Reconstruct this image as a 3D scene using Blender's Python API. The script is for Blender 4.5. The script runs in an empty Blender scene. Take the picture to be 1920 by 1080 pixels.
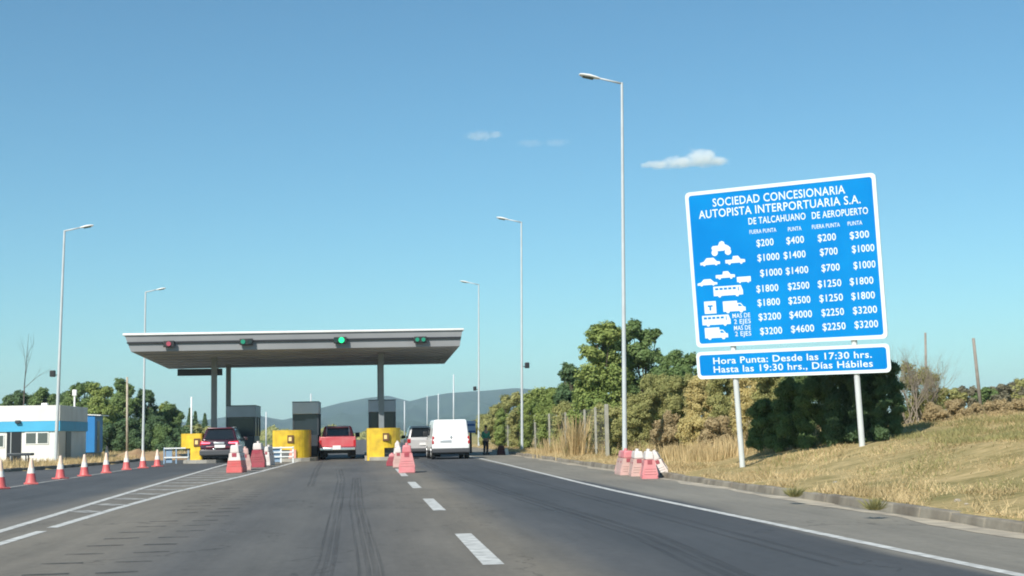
import bpy, bmesh, math, random
import numpy as np
from mathutils import Vector, Matrix

S = bpy.context.scene
COL = S.collection
rnd = random.Random(7)
nrs = np.random.RandomState(11)
R = math.radians

# ------------------------------------------------------------------ camera frame
# World frame: +Y runs along the toll road, +X to its right, metres; the photographer
# sits in a car at the origin with the lens 1.25 m above the asphalt.
FPX = 2562.0
CAM_H = 1.25
YAW = -math.atan(0.11)
TH = math.atan(268.8 / FPX)
RHO = 0.018
_rz = Matrix.Rotation(YAW, 3, 'Z')
cf = _rz @ Vector((0, math.cos(TH), math.sin(TH)))
_x0 = _rz @ Vector((1, 0, 0))
_u0 = _rz @ Vector((0, -math.sin(TH), math.cos(TH)))
cx = math.cos(RHO) * _x0 - math.sin(RHO) * _u0
cy = math.sin(RHO) * _x0 + math.cos(RHO) * _u0
head = _rz @ Vector((0, 1, 0))
CAM = Vector((0, 0, CAM_H))

def ray(u, v):
    u = float(u); v = float(v)
    return cf + (u - 960) / FPX * cx + (540 - v) / FPX * cy

def at(u, v, d):
    """point seen at photo pixel (u, v), d metres ahead"""
    r = ray(u, v)
    return CAM + r * (d / r.dot(head))

def gr(u, v, z=0.0):
    """ground point seen at photo pixel (u, v)"""
    r = ray(u, v)
    return CAM + r * ((z - CAM_H) / r.z)

# ------------------------------------------------------------------ materials
def mat(name, c, rough=0.6, metal=0.0, var=0.12, scale=3.0, spec=0.5, emit=None, bump=0.0, bscale=40.0, island=0.0,
        c2=None, coat=0.0, trans=0.0):
    m = bpy.data.materials.new(name); m.use_nodes = True
    nt = m.node_tree; N = nt.nodes; L = nt.links
    b = N['Principled BSDF']
    b.inputs['Roughness'].default_value = rough
    b.inputs['Metallic'].default_value = metal
    b.inputs['Specular IOR Level'].default_value = spec
    if coat: b.inputs['Coat Weight'].default_value = coat
    c = tuple(c) + (1,)
    c2 = tuple(c2) + (1,) if c2 else tuple(x * 0.6 for x in c[:3]) + (1,)
    tc = N.new('ShaderNodeTexCoord')
    no = N.new('ShaderNodeTexNoise'); no.inputs['Scale'].default_value = scale; no.inputs['Detail'].default_value = 5
    L.new(tc.outputs['Object'], no.inputs['Vector'])
    mr = N.new('ShaderNodeMapRange'); mr.inputs[1].default_value = 0.35; mr.inputs[2].default_value = 0.7
    mr.inputs[3].default_value = 0.0; mr.inputs[4].default_value = var
    L.new(no.outputs['Fac'], mr.inputs[0])
    fac = mr.outputs[0]
    if island:
        ge = N.new('ShaderNodeNewGeometry')
        mm = N.new('ShaderNodeMath'); mm.operation = 'MULTIPLY_ADD'; mm.inputs[1].default_value = island
        L.new(ge.outputs['Random Per Island'], mm.inputs[0]); L.new(fac, mm.inputs[2]); fac = mm.outputs[0]
    mx = N.new('ShaderNodeMix'); mx.data_type = 'RGBA'
    mx.inputs[6].default_value = c; mx.inputs[7].default_value = c2
    L.new(fac, mx.inputs[0]); L.new(mx.outputs[2], b.inputs['Base Color'])
    if emit:
        b.inputs['Emission Color'].default_value = tuple(emit[0]) + (1,)
        b.inputs['Emission Strength'].default_value = emit[1]
    if bump:
        nb = N.new('ShaderNodeTexNoise'); nb.inputs['Scale'].default_value = bscale; nb.inputs['Detail'].default_value = 4
        L.new(tc.outputs['Object'], nb.inputs['Vector'])
        bp = N.new('ShaderNodeBump'); bp.inputs['Strength'].default_value = bump; bp.inputs['Distance'].default_value = 0.02
        L.new(nb.outputs['Fac'], bp.inputs['Height']); L.new(bp.outputs['Normal'], b.inputs['Normal'])
    if trans:
        tl = N.new('ShaderNodeBsdfTranslucent'); L.new(mx.outputs[2], tl.inputs['Color'])
        ms = N.new('ShaderNodeMixShader'); ms.inputs[0].default_value = trans
        L.new(b.outputs[0], ms.inputs[1]); L.new(tl.outputs[0], ms.inputs[2])
        L.new(ms.outputs[0], N['Material Output'].inputs['Surface'])
    return m

M = {}
def dm(k, *a, **kw): M[k] = mat(k, *a, **kw)
dm('white_paint', (.80, .80, .78), .55, c2=(.62, .61, .57), var=.5, scale=1.5)
dm('hut_white', (.80, .79, .76), .7, c2=(.6, .57, .5), var=.55, scale=.8)
dm('hut_blue', (.07, .42, .68), .6, var=.25, scale=1.2)
dm('cabin_blue', (.02, .20, .50), .55, var=.3, scale=1.2)
dm('galv', (.50, .54, .56), .45, 0.0, c2=(.40, .43, .45), var=.6, scale=2.5)
dm('canopy_grey', (.265, .27, .28), .55, .05, c2=(.20, .205, .215), var=.6, scale=.6)
dm('canopy_white', (.74, .74, .73), .5, c2=(.6, .6, .58), var=.5)
dm('canopy_under', (.33, .37, .43), .7, c2=(.20, .23, .28), var=.8, scale=.35)
dm('dark_slot', (.012, .014, .02), .6)
dm('column_paint', (.20, .225, .24), .55, c2=(.15, .17, .18), var=.5)
dm('black_plastic', (.018, .018, .02), .5)
dm('rubber', (.016, .016, .017), .85, c2=(.04, .038, .034), var=.5, scale=8)
dm('glass_dark', (.012, .016, .020), .08, spec=.6)
dm('glass_booth', (.02, .03, .04), .15, spec=.5)
dm('booth_grey', (.42, .48, .55), .5, var=.3, scale=1.5)
dm('booth_dark', (.035, .045, .055), .45)
dm('yellow', (.80, .54, .03), .55, c2=(.50, .31, .03), var=1.0, scale=2.4)
dm('plate_brown', (.12, .055, .02), .6)
dm('plate_pale', (.85, .62, .25), .6)
dm('barrier_red', (.52, .09, .10), .5, c2=(.50, .20, .19), var=.9, scale=2.2)
dm('barrier_pink', (.60, .18, .20), .55, c2=(.62, .33, .31), var=.9, scale=2.0)
dm('barrier_faded', (.58, .36, .33), .6, c2=(.44, .33, .28), var=.9, scale=2.0)
dm('barrier_dark', (.34, .045, .07), .5, c2=(.30, .12, .11), var=.8, scale=2.2)
dm('barrier_white', (.70, .65, .62), .55, c2=(.55, .44, .40), var=.8, scale=3)
dm('cone_red', (.60, .10, .10), .5, c2=(.50, .17, .15), var=.7, scale=5)
dm('cone_white', (.80, .75, .70), .5, c2=(.6, .5, .42), var=.6, scale=6)
dm('cone_tip', (.80, .62, .50), .5, c2=(.7, .45, .35), var=.6, scale=6)
dm('sign_blue', (.000, .19, .55), .45, c2=(.002, .25, .62), var=.9, scale=.55, spec=.15)
dm('sign_white', (.74, .80, .82), .45, c2=(.60, .68, .72), var=.5, scale=4)
dm('post_white', (.60, .63, .63), .4, c2=(.48, .5, .5), var=.5)
dm('sign_back', (.35, .36, .37), .5, .4)
dm('concrete', (.36, .34, .30), .85, c2=(.24, .22, .19), var=.8, scale=2, bump=.3)
dm('kerb_concrete', (.27, .24, .19), .9, c2=(.13, .11, .085), var=1.1, scale=1.7, bump=.7, bscale=9)
dm('road_paint', (.60, .60, .57), .7, c2=(.22, .215, .20), var=.75, scale=5.5)
dm('road_paint_worn', (.40, .39, .36), .75, c2=(.15, .145, .135), var=1.1, scale=6)
dm('sand', (.46, .40, .30), .95, c2=(.26, .225, .18), var=1.1, scale=2.2, bump=.4, bscale=14)
dm('stain', (.035, .037, .04), .7, var=.4)
dm('dirt', (.27, .17, .095), .95, c2=(.36, .26, .14), var=1.0, scale=1.4, bump=.8, bscale=5)
dm('van_white', (.84, .84, .83), .3, var=.05, coat=.5)
dm('car_white', (.50, .49, .49), .3, var=.15, coat=.5)
dm('bumper_grey', (.06, .062, .068), .6)
dm('suv_paint', (.045, .012, .022), .25, var=.3, coat=.8)
dm('suv_maroon', (.13, .012, .03), .3, var=.3, coat=.8)
dm('pickup_red', (.52, .065, .085), .4, c2=(.55, .15, .16), var=.9, scale=2.5, coat=.3)
dm('chrome', (.75, .75, .76), .25, .9, var=.1)
dm('silver', (.60, .61, .63), .35, .5, var=.15)
dm('plate_white', (.82, .80, .78), .5, var=.15)
dm('lamp_red', (.42, .012, .02), .25, var=.1)
dm('lamp_lit', (.9, .12, .16), .3, emit=((1, .16, .26), 1.6))
dm('lamp_amber', (.75, .22, .03), .3)
dm('signal_green', (.01, .45, .15), .4, emit=((.01, .85, .28), .9))
dm('signal_green_dim', (.01, .20, .12), .4, emit=((.01, .4, .22), .10))
dm('signal_red', (.30, .05, .08), .4, emit=((.8, .10, .16), .10))
dm('lens_dark', (.02, .03, .03), .2)
dm('wood', (.27, .24, .21), .85, c2=(.17, .15, .13), var=.9, scale=6, bump=.4)
dm('wood_pale', (.50, .43, .34), .85, c2=(.32, .27, .2), var=.9, scale=4, bump=.3)
dm('bark', (.10, .075, .055), .9, c2=(.055, .042, .03), var=.8, scale=6, bump=.6)
dm('twig', (.21, .175, .135), .9, c2=(.32, .27, .21), var=.8, scale=3, island=.3)
dm('twig_dark', (.08, .065, .06), .9, c2=(.13, .11, .1), var=.8, scale=3)
dm('fence_post', (.34, .33, .28), .8, c2=(.22, .21, .17), var=.8, scale=3)
dm('wire', (.30, .30, .28), .5, .4)
dm('skin', (.42, .24, .16), .6)
dm('shirt_green', (.05, .30, .17), .8, var=.4, scale=6)
dm('trouser_navy', (.018, .024, .032), .85, var=.4, scale=6)
dm('cap_dark', (.012, .030, .016), .8)
dm('shoe', (.02, .018, .016), .7)
dm('bag_red', (.07, .018, .018), .8, var=.4, scale=6)
dm('bag_white', (.75, .70, .62), .8)
dm('info_blue', (.05, .13, .36), .5)
dm('info_pale', (.50, .58, .74), .5)
dm('rail_blue', (.22, .32, .44), .6, var=.4)
dm('rail_white', (.75, .76, .74), .6, var=.3)
dm('chevron_pink', (.66, .26, .20), .6, c2=(.7, .42, .34), var=.6)
def leafm(k, a, b, var=.55, scale=.55, island=.45, trans=.36):
    dm(k, a, .6, c2=b, var=var, scale=scale, island=island, trans=trans, spec=.25)
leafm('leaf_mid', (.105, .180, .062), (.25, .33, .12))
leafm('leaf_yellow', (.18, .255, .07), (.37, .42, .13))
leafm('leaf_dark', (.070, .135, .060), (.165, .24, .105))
leafm('leaf_olive', (.27, .29, .105), (.52, .48, .20))
leafm('leaf_brown', (.38, .30, .165), (.58, .46, .26))
leafm('leaf_gold', (.50, .43, .17), (.74, .62, .31))
leafm('leaf_grey', (.17, .17, .11), (.30, .26, .18))
leafm('straw', (.33, .245, .115), (.72, .56, .31), var=.9, scale=.8, island=.5)
leafm('straw_green', (.22, .215, .085), (.44, .39, .17), island=.6)

# ------------------------------------------------------------------ object helpers
def tag(o, label, cat, group=None, kind=None):
    if label: o['label'] = label
    if cat: o['category'] = cat
    if group: o['group'] = group
    if kind: o['kind'] = kind
    return o

def thing(name, label, cat, loc=(0, 0, 0), rz=0.0, group=None):
    o = bpy.data.objects.new(name, None); COL.objects.link(o)
    o.empty_display_size = .2
    o.location = loc; o.rotation_euler = (0, 0, rz)
    return tag(o, label, cat, group)

def link(name, me, parent=None, label=None):
    o = bpy.data.objects.new(name, me); COL.objects.link(o)
    if parent: o.parent = parent
    if label: o['label'] = label
    return o

class MB:
    """collects shapes, then links them as one mesh object"""
    def __init__(s): s.bm = bmesh.new(); s.mi = 0
    def _fin(s, vs, smooth, mi):
        fs = set()
        for v in vs:
            for f in v.link_faces: fs.add(f)
        for f in fs: f.smooth = smooth; f.material_index = mi
    def hexa(s, c, bev=0.0, seg=2, mi=0, smooth=False):
        """c: 8 corners, bottom ring then top ring"""
        vs = [s.bm.verts.new(p) for p in c]
        for q in ((3, 2, 1, 0), (4, 5, 6, 7), (0, 1, 5, 4), (1, 2, 6, 5), (2, 3, 7, 6), (3, 0, 4, 7)):
            f = s.bm.faces.new([vs[i] for i in q]); f.material_index = mi; f.smooth = smooth
        if bev:
            es = set(e for v in vs for e in v.link_edges)
            r = bmesh.ops.bevel(s.bm, geom=list(es), offset=bev, segments=seg, profile=.5, affect='EDGES')
            for f in r['faces']: f.material_index = mi; f.smooth = True
        return s
    def box(s, x0, x1, y0, y1, z0, z1, bev=0.0, seg=2, mi=0, t=0.0):
        """t shrinks the top in x"""
        return s.hexa([(x0, y0, z0), (x1, y0, z0), (x1, y1, z0), (x0, y1, z0),
                       (x0 + t, y0, z1), (x1 - t, y0, z1), (x1 - t, y1, z1), (x0 + t, y1, z1)], bev, seg, mi)
    def tube(s, p, q, r0, r1=None, n=10, mi=0, cap=True):
        r1 = r0 if r1 is None else r1
        p = Vector(p); q = Vector(q); d = (q - p).normalized()
        a = d.orthogonal().normalized(); b = d.cross(a)
        A = []; B = []
        for i in range(n):
            t = 2 * math.pi * i / n; o = a * math.cos(t) + b * math.sin(t)
            A.append(s.bm.verts.new(p + o * r0)); B.append(s.bm.verts.new(q + o * r1))
        for i in range(n):
            j = (i + 1) % n
            f = s.bm.faces.new([A[i], A[j], B[j], B[i]]); f.smooth = True; f.material_index = mi
        if cap:
            f = s.bm.faces.new(A[::-1]); f.material_index = mi
            f = s.bm.faces.new(B); f.material_index = mi
        return s
    def lathe(s, prof, n=16, c=(0, 0, 0), mi=0, axis='Z'):
        rings = []
        for r, z in prof:
            ring = []
            for i in range(n):
                t = 2 * math.pi * i / n
                if axis == 'Z': p = (c[0] + r * math.cos(t), c[1] + r * math.sin(t), c[2] + z)
                else: p = (c[0] + z, c[1] + r * math.cos(t), c[2] + r * math.sin(t))
                ring.append(s.bm.verts.new(p))
            rings.append(ring)
        for a, b in zip(rings, rings[1:]):
            for i in range(n):
                j = (i + 1) % n
                f = s.bm.faces.new([a[i], a[j], b[j], b[i]]); f.smooth = True; f.material_index = mi
        for ring, fl in ((rings[0], True), (rings[-1], False)):
            f = s.bm.faces.new(ring[::-1] if fl else ring); f.material_index = mi
        return s
    def prism(s, poly, f0, f1, mi=0, smooth=False):
        """poly: list of 2-D points; f0/f1 map a 2-D point to 3-D at both ends"""
        A = [s.bm.verts.new(f0(*p)) for p in poly]; B = [s.bm.verts.new(f1(*p)) for p in poly]
        n = len(poly)
        fs = [s.bm.faces.new(A[::-1]), s.bm.faces.new(B)]
        for i in range(n):
            j = (i + 1) % n; f = s.bm.faces.new([A[i], A[j], B[j], B[i]]); f.smooth = smooth; fs.append(f)
        for f in fs: f.material_index = mi
        return s
    def poly(s, pts, mi=0):
        f = s.bm.faces.new([s.bm.verts.new(p) for p in pts]); f.material_index = mi
        return s
    def build(s, name, mats, parent=None, label=None, recalc=True):
        if recalc: bmesh.ops.recalc_face_normals(s.bm, faces=s.bm.faces)
        for e_ in s.bm.edges:
            if len(e_.link_faces) == 2 and e_.calc_face_angle(0) > .62: e_.smooth = False
        me = bpy.data.meshes.new(name); s.bm.to_mesh(me); s.bm.free()
        for m in (mats if isinstance(mats, (list, tuple)) else [mats]): me.materials.append(M[m] if isinstance(m, str) else m)
        return link(name, me, parent, label)

def np_mesh(name, V, F, m, parent=None, label=None, smooth=False):
    """V (n,3), F (m,k) numpy"""
    me = bpy.data.meshes.new(name)
    k = F.shape[1]
    me.vertices.add(len(V)); me.vertices.foreach_set('co', V.astype(np.float32).ravel())
    me.loops.add(F.size); me.loops.foreach_set('vertex_index', F.astype(np.int32).ravel())
    me.polygons.add(len(F)); me.polygons.foreach_set('loop_start', np.arange(0, F.size, k, dtype=np.int32))
    if smooth: me.polygons.foreach_set('use_smooth', np.ones(len(F), bool))
    me.update(calc_edges=True); me.validate()
    for x in (m if isinstance(m, (list, tuple)) else [m]): me.materials.append(M[x] if isinstance(x, str) else x)
    return link(name, me, parent, label)

def copy_tree(o, parent=None):
    c = o.copy(); COL.objects.link(c)
    if parent: c.parent = parent
    for ch in list(o.children): copy_tree(ch, c)
    return c

# ------------------------------------------------------------------ terrain
def sm(a, b, x):
    t = np.clip((x - a) / (b - a), 0, 1); return t * t * (3 - 2 * t)
def xr(y):  # right road edge
    return 7.22 + 0.0125 * np.clip(y, -30, 66)
def xl(y):  # left road edge
    return np.interp(y, [-100, 40, 55, 61, 70, 120, 400], [-17.5, -16.0, -14.5, -13.1, -12.2, -12.0, -12.0])
_bp = ([0, .25, 1.9, 4.1, 7.7, 12, 20, 40, 80, 200, 900], [.12, .14, .33, .80, 1.24, 1.75, 2.4, 3.0, 3.2, 3.2, 3.2])
_rk = np.random.RandomState(5)
_ph = [(_rk.uniform(.25, 1.5), _rk.uniform(0, 6.3), _rk.uniform(.25, 1.5), _rk.uniform(0, 6.3)) for _ in range(7)]
def hn(x, y):
    h = 0
    for a, p, b, q in _ph: h = h + np.sin(a * x + p + .7 * np.sin(b * y * .6)) * np.sin(b * y + q) / (1 + a)
    return h
def H(x, y):
    x = np.asarray(x, float); y = np.asarray(y, float)
    v = x - xr(y) - .2
    far = 1 - sm(140, 420, y)
    hr = np.interp(v, _bp[0], _bp[1])
    hr = .12 + (hr - .12) * far * (1 - .25 * sm(34, 60, y) * sm(0, 1, v))
    hr = hr + .035 * hn(x, y) * sm(.3, 3, v) * far
    w = xl(y) - .2 - x
    hl = .10 + .25 * sm(1, 14, w) * far + .02 * hn(x, y) * sm(.2, 2, w) * far
    z = np.where(v > -.04, hr, np.where(w > -.04, hl, -.06))
    return z
def onto(p, dz=0.0): return Vector((p[0], p[1], float(H(p[0], p[1])) + dz))

def grid_mesh(name, xs, ys, fz, m, smooth=True):
    X, Y = np.meshgrid(xs, ys); Z = fz(X, Y)
    V = np.stack([X, Y, Z], -1).reshape(-1, 3); nx = len(xs)
    i = np.arange(len(ys) - 1)[:, None] * nx + np.arange(nx - 1)[None, :]
    F = np.stack([i, i + 1, i + nx + 1, i + nx], -1).reshape(-1, 4)
    return np_mesh(name, V, F, m, smooth=smooth)

def ground_material():
    m = bpy.data.materials.new('ground'); m.use_nodes = True
    nt = m.node_tree; N = nt.nodes; L = nt.links; b = N['Principled BSDF']
    b.inputs['Roughness'].default_value = .95; b.inputs['Specular IOR Level'].default_value = .15
    tc = N.new('ShaderNodeTexCoord')
    def noise(sc, det, str=(1, 1, 1)):
        mp = N.new('ShaderNodeMapping'); mp.inputs['Scale'].default_value = str
        L.new(tc.outputs['Object'], mp.inputs[0])
        n = N.new('ShaderNodeTexNoise'); n.inputs['Scale'].default_value = sc; n.inputs['Detail'].default_value = det
        n.inputs['Roughness'].default_value = .65
        L.new(mp.outputs[0], n.inputs['Vector']); return n.outputs['Fac']
    r = N.new('ShaderNodeValToRGB'); e = r.color_ramp.elements
    e[0].position = .32; e[0].color = (.13, .105, .05, 1)
    e[1].position = .75; e[1].color = (.58, .45, .25, 1)
    x = e.new(.43); x.color = (.25, .205, .085, 1)
    x = e.new(.55); x.color = (.43, .325, .16, 1)
    a1 = noise(.9, 8, (.7, 1.6, 1)); a2 = noise(6, 7, (.6, 1.6, 1))
    mx = N.new('ShaderNodeMix'); mx.data_type = 'FLOAT'; mx.inputs[0].default_value = .5
    L.new(a1, mx.inputs[2]); L.new(a2, mx.inputs[3]); L.new(mx.outputs[0], r.inputs[0])
    # green patches
    g = N.new('ShaderNodeValToRGB'); g.color_ramp.elements[0].position = .52; g.color_ramp.elements[1].position = .68
    L.new(noise(.16, 4), g.inputs[0])
    m2 = N.new('ShaderNodeMix'); m2.data_type = 'RGBA'; m2.inputs[7].default_value = (.13, .145, .05, 1)
    gm = N.new('ShaderNodeMath'); gm.operation = 'MULTIPLY'; gm.inputs[1].default_value = .55
    L.new(g.outputs[0], gm.inputs[0]); L.new(gm.outputs[0], m2.inputs[0]); L.new(r.outputs[0], m2.inputs[6])
    # farther fields are greener
    sx = N.new('ShaderNodeSeparateXYZ'); L.new(tc.outputs['Object'], sx.inputs[0])
    fr = N.new('ShaderNodeMapRange'); fr.inputs[1].default_value = 90; fr.inputs[2].default_value = 260
    L.new(sx.outputs['Y'], fr.inputs[0])
    m3 = N.new('ShaderNodeMix'); m3.data_type = 'RGBA'; m3.inputs[7].default_value = (.13, .17, .06, 1)
    L.new(fr.outputs[0], m3.inputs[0]); L.new(m2.outputs[2], m3.inputs[6])
    L.new(m3.outputs[2], b.inputs['Base Color'])
    bp = N.new('ShaderNodeBump'); bp.inputs['Strength'].default_value = .9; bp.inputs['Distance'].default_value = .06
    L.new(a2, bp.inputs['Height']); L.new(bp.outputs[0], b.inputs['Normal'])
    return m

xs = np.unique(np.concatenate([[-4000, -2500, -1500, -800, -400, -200, -120, -80, -60, -45], np.arange(-36, -9, .5), np.arange(-9, 7, 2.0),
                               np.arange(6.8, 8.6, .1), np.arange(8.6, 32, .3), np.arange(32, 60, 1.5), [70, 90, 120, 200, 400, 800, 1500, 2500, 4000]]))
ys = np.unique(np.concatenate([[-300, -100, -50, -20], np.arange(-10, 80, .5), np.arange(80, 160, 2), np.arange(160, 460, 10),
                               [500, 600, 800, 1200, 1800, 2600, 3600, 5000]]))
tag(grid_mesh('ground', xs, ys, H, ground_material()), 'dry straw coloured ground and grassy bank beside the road', 'ground', kind='structure')

# ---- road
def road_material():
    m = bpy.data.materials.new('asphalt'); m.use_nodes = True
    nt = m.node_tree; N = nt.nodes; L = nt.links; b = N['Principled BSDF']
    b.inputs['Specular IOR Level'].default_value = .25
    tc = N.new('ShaderNodeTexCoord')
    def noise(sc, det, str=(1, 1, 1), rough=.6):
        mp = N.new('ShaderNodeMapping'); mp.inputs['Scale'].default_value = str
        L.new(tc.outputs['Object'], mp.inputs[0])
        n = N.new('ShaderNodeTexNoise'); n.inputs['Scale'].default_value = sc; n.inputs['Detail'].default_value = det
        n.inputs['Roughness'].default_value = rough
        L.new(mp.outputs[0], n.inputs['Vector']); return n.outputs['Fac']
    def math_(op, a, bb=None, c=None):
        n = N.new('ShaderNodeMath'); n.operation = op
        for i, v in enumerate((a, bb, c)):
            if v is None: continue
            if isinstance(v, (int, float)): n.inputs[i].default_value = v
            else: L.new(v, n.inputs[i])
        return n.outputs[0]
    sx = N.new('ShaderNodeSeparateXYZ'); L.new(tc.outputs['Object'], sx.inputs[0])
    wob = noise(.22, 4, (1, .25, 1))
    xw = math_('ADD', sx.outputs['X'], math_('MULTIPLY', math_('SUBTRACT', wob, .5), 1.3))
    t = math_('DIVIDE', math_('ADD', xw, 18), 26)
    r = N.new('ShaderNodeValToRGB'); el = r.color_ramp.elements
    stops = [(-17, (.088, .090, .092)), (-9.6, (.085, .088, .092)), (-8.6, (.070, .075, .080)), (-6.2, (.078, .083, .087)), (-5.6, (.150, .14, .124)),
             (-4.2, (.178, .161, .133)), (-2.9, (.150, .137, .116)), (-1.9, (.098, .097, .095)), (-1.0, (.108, .106, .10)), (-.3, (.092, .092, .092)),
             (.6, (.128, .119, .105)), (1.6, (.168, .150, .122)), (2.3, (.082, .084, .086)), (3.0, (.058, .063, .069)), (4.2, (.062, .067, .073)),
             (5.15, (.068, .071, .075)), (5.4, (.188, .175, .148)), (7.6, (.20, .185, .152))]
    el[0].position = (stops[0][0] + 18) / 26; el[0].color = stops[0][1] + (1,)
    el[1].position = (stops[-1][0] + 18) / 26; el[1].color = stops[-1][1] + (1,)
    for p, c in stops[1:-1]:
        e = el.new((p + 18) / 26); e.color = c + (1,)
    L.new(t, r.inputs[0])
    # streaks along the road, blotches, grit
    st = noise(1.6, 6, (1.5, .06, 1), .7)
    bl = noise(.5, 6, (1, .35, 1), .65)
    gt = noise(55, 3)
    gt2 = noise(9, 5, (1, .6, 1), .75)
    k = math_('ADD', math_('MULTIPLY', st, .6), math_('MULTIPLY', bl, .85))
    k = math_('ADD', k, math_('MULTIPLY', gt, .28))
    k = math_('ADD', k, math_('MULTIPLY', gt2, .55))
    k = math_('ADD', k, -.13)
    # tar seams and hairline cracks
    vo = N.new('ShaderNodeTexVoronoi'); vo.feature = 'DISTANCE_TO_EDGE'; vo.inputs['Scale'].default_value = .34
    mp = N.new('ShaderNodeMapping'); mp.inputs['Scale'].default_value = (1, .5, 1)
    va = N.new('ShaderNodeVectorMath'); va.operation = 'ADD'
    nn = N.new('ShaderNodeTexNoise'); nn.inputs['Scale'].default_value = 1.3; nn.inputs['Detail'].default_value = 5
    L.new(tc.outputs['Object'], nn.inputs['Vector'])
    vs = N.new('ShaderNodeVectorMath'); vs.operation = 'SCALE'; vs.inputs['Scale'].default_value = 1.6
    L.new(nn.outputs['Color'], vs.inputs[0]); L.new(tc.outputs['Object'], va.inputs[0]); L.new(vs.outputs[0], va.inputs[1])
    L.new(va.outputs[0], mp.inputs[0]); L.new(mp.outputs[0], vo.inputs['Vector'])
    crk = math_('LESS_THAN', vo.outputs['Distance'], .006)
    gate = math_('GREATER_THAN', noise(.13, 3), .47)
    k = math_('MULTIPLY', k, math_('SUBTRACT', 1, math_('MULTIPLY', math_('MULTIPLY', crk, gate), .3)))
    spots = N.new('ShaderNodeMapRange'); spots.inputs[1].default_value = .66; spots.inputs[2].default_value = .74; spots.inputs[3].default_value = 1.0; spots.inputs[4].default_value = .72
    L.new(noise(1.1, 5, (1, .45, 1), .7), spots.inputs[0]); k = math_('MULTIPLY', k, spots.outputs[0])
    mx = N.new('ShaderNodeVectorMath'); mx.operation = 'SCALE'
    L.new(r.outputs[0], mx.inputs[0]); L.new(k, mx.inputs['Scale'])
    L.new(mx.outputs[0], b.inputs['Base Color'])
    rr = N.new('ShaderNodeMapRange'); rr.inputs[3].default_value = .7; rr.inputs[4].default_value = .95
    L.new(bl, rr.inputs[0]); L.new(rr.outputs[0], b.inputs['Roughness'])
    bp = N.new('ShaderNodeBump'); bp.inputs['Strength'].default_value = .45; bp.inputs['Distance'].default_value = .008
    L.new(gt, bp.inputs['Height']); L.new(bp.outputs[0], b.inputs['Normal'])
    return m

ry = np.unique(np.concatenate([np.arange(-30, 80, 2.0), np.arange(80, 420, 10.0)]))
tt = np.linspace(0, 1, 14)
V = np.array([[xl(y) * (1 - t) + xr(y) * t, y, 0.0] for y in ry for t in tt]); n = len(tt)
i = np.arange(len(ry) - 1)[:, None] * n + np.arange(n - 1)[None, :]
F = np.stack([i, i + 1, i + n + 1, i + n], -1).reshape(-1, 4)
tag(np_mesh('road', V, F, road_material()), 'worn grey asphalt road leading to the toll plaza', 'road', kind='structure')

def kerb(name, xf, y0, y1, step, w, h, label, side):
    mb = MB(); y = y0; j = 0
    while y < y1:
        L_ = step
        a = float(xf(y)); b = float(xf(y + L_)); g = .004
        dz = rnd.uniform(-.02, .012); dx = rnd.uniform(-.012, .012)
        s = side
        c = [(a + dx, y + g, -.05), (a + dx + s * w, y + g, -.05), (b + dx + s * w, y + L_ - g, -.05), (b + dx, y + L_ - g, -.05),
             (a + dx + s * .035, y + g, h + dz), (a + dx + s * w, y + g, h + dz), (b + dx + s * w, y + L_ - g, h + dz), (b + dx + s * .035, y + L_ - g, h + dz)]
        mb.hexa(c, .02, 2); y += L_
    o = mb.build(name, 'kerb_concrete'); tag(o, label, 'kerb', kind='structure')
kerb('kerb', xr, -12, 150, 1.0, .2, .125, 'weathered concrete kerb along the grassy bank', 1)
kerb('kerb', xl, 30, 150, 1.0, .2, .14, 'dark concrete kerb on the hut side of the road', -1)

# ---- painted markings: thin sheets above the asphalt
def strip(pts, w, z=.004):
    """quads along a polyline with width w (or per-point list), returns verts, faces"""
    V = []; F = []
    n = len(pts)
    for i, p in enumerate(pts):
        a = Vector(pts[max(i - 1, 0)][:2] if True else 0); b = Vector(pts[min(i + 1, n - 1)][:2])
        t = (b - a).normalized(); nn = Vector((-t.y, t.x)); ww = w[i] if isinstance(w, (list, tuple)) else w
        V += [(p[0] + nn.x * ww / 2, p[1] + nn.y * ww / 2, z), (p[0] - nn.x * ww / 2, p[1] - nn.y * ww / 2, z)]
    for i in range(n - 1): F.append((2 * i, 2 * i + 1, 2 * i + 3, 2 * i + 2))
    return V, F
def sheet(name, parts, m, label, cat='road marking'):
    V = []; F = []
    for v, f in parts:
        o = len(V); V += v; F += [tuple(q + o for q in g) for g in f]
    me = bpy.data.meshes.new(name); me.from_pydata(V, [], F); me.update(); me.materials.append(M[m])
    o = link(name, me); tag(o, label, cat, kind='structure'); return o
def dens(pts, st=1.5):
    out = []
    for a, b in zip(pts, pts[1:]):
        a = Vector(a[:2]); b = Vector(b[:2]); k = max(1, int((b - a).length / st))
        out += [a.lerp(b, i / k) for i in range(k)]
    out.append(Vector(pts[-1][:2])); return out
edge = [(5.40, -6), (5.36, 10), (5.28, 16), (5.17, 23), (5.12, 28), (5.15, 33), (5.25, 41), (5.4, 52), (5.5, 66), (5.5, 110)]
sheet('edge_line', [strip(dens(edge), .135)], 'road_paint', 'solid white edge line between lane and shoulder')
dsh = []
y0 = 13.05 - 9.25
for k in range(5):
    if k == 4: continue
    a = y0 + 9.25 * k
    dsh.append(strip([(1.215, a), (1.215, a + 4.05)], .205))
dsh.append(strip([(1.2, 40.5), (1.2, 49)], .2))
sheet('lane_dashes', dsh, 'road_paint', 'broken white lane line running towards the toll booths')
goreR = [(-4.40, -6), (-4.40, 19.6)]
goreR2 = [(-4.42, 20.3), (-4.42, 25), (-4.33, 32), (-3.75, 45), (-3.35, 58), (-3.1, 68)]
goreL = [(-4.2, -6), (-4.75, 10), (-5.0, 19.7), (-5.28, 28.5), (-5.47, 34.5), (-5.7, 43), (-6.05, 57), (-6.2, 64)]
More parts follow.
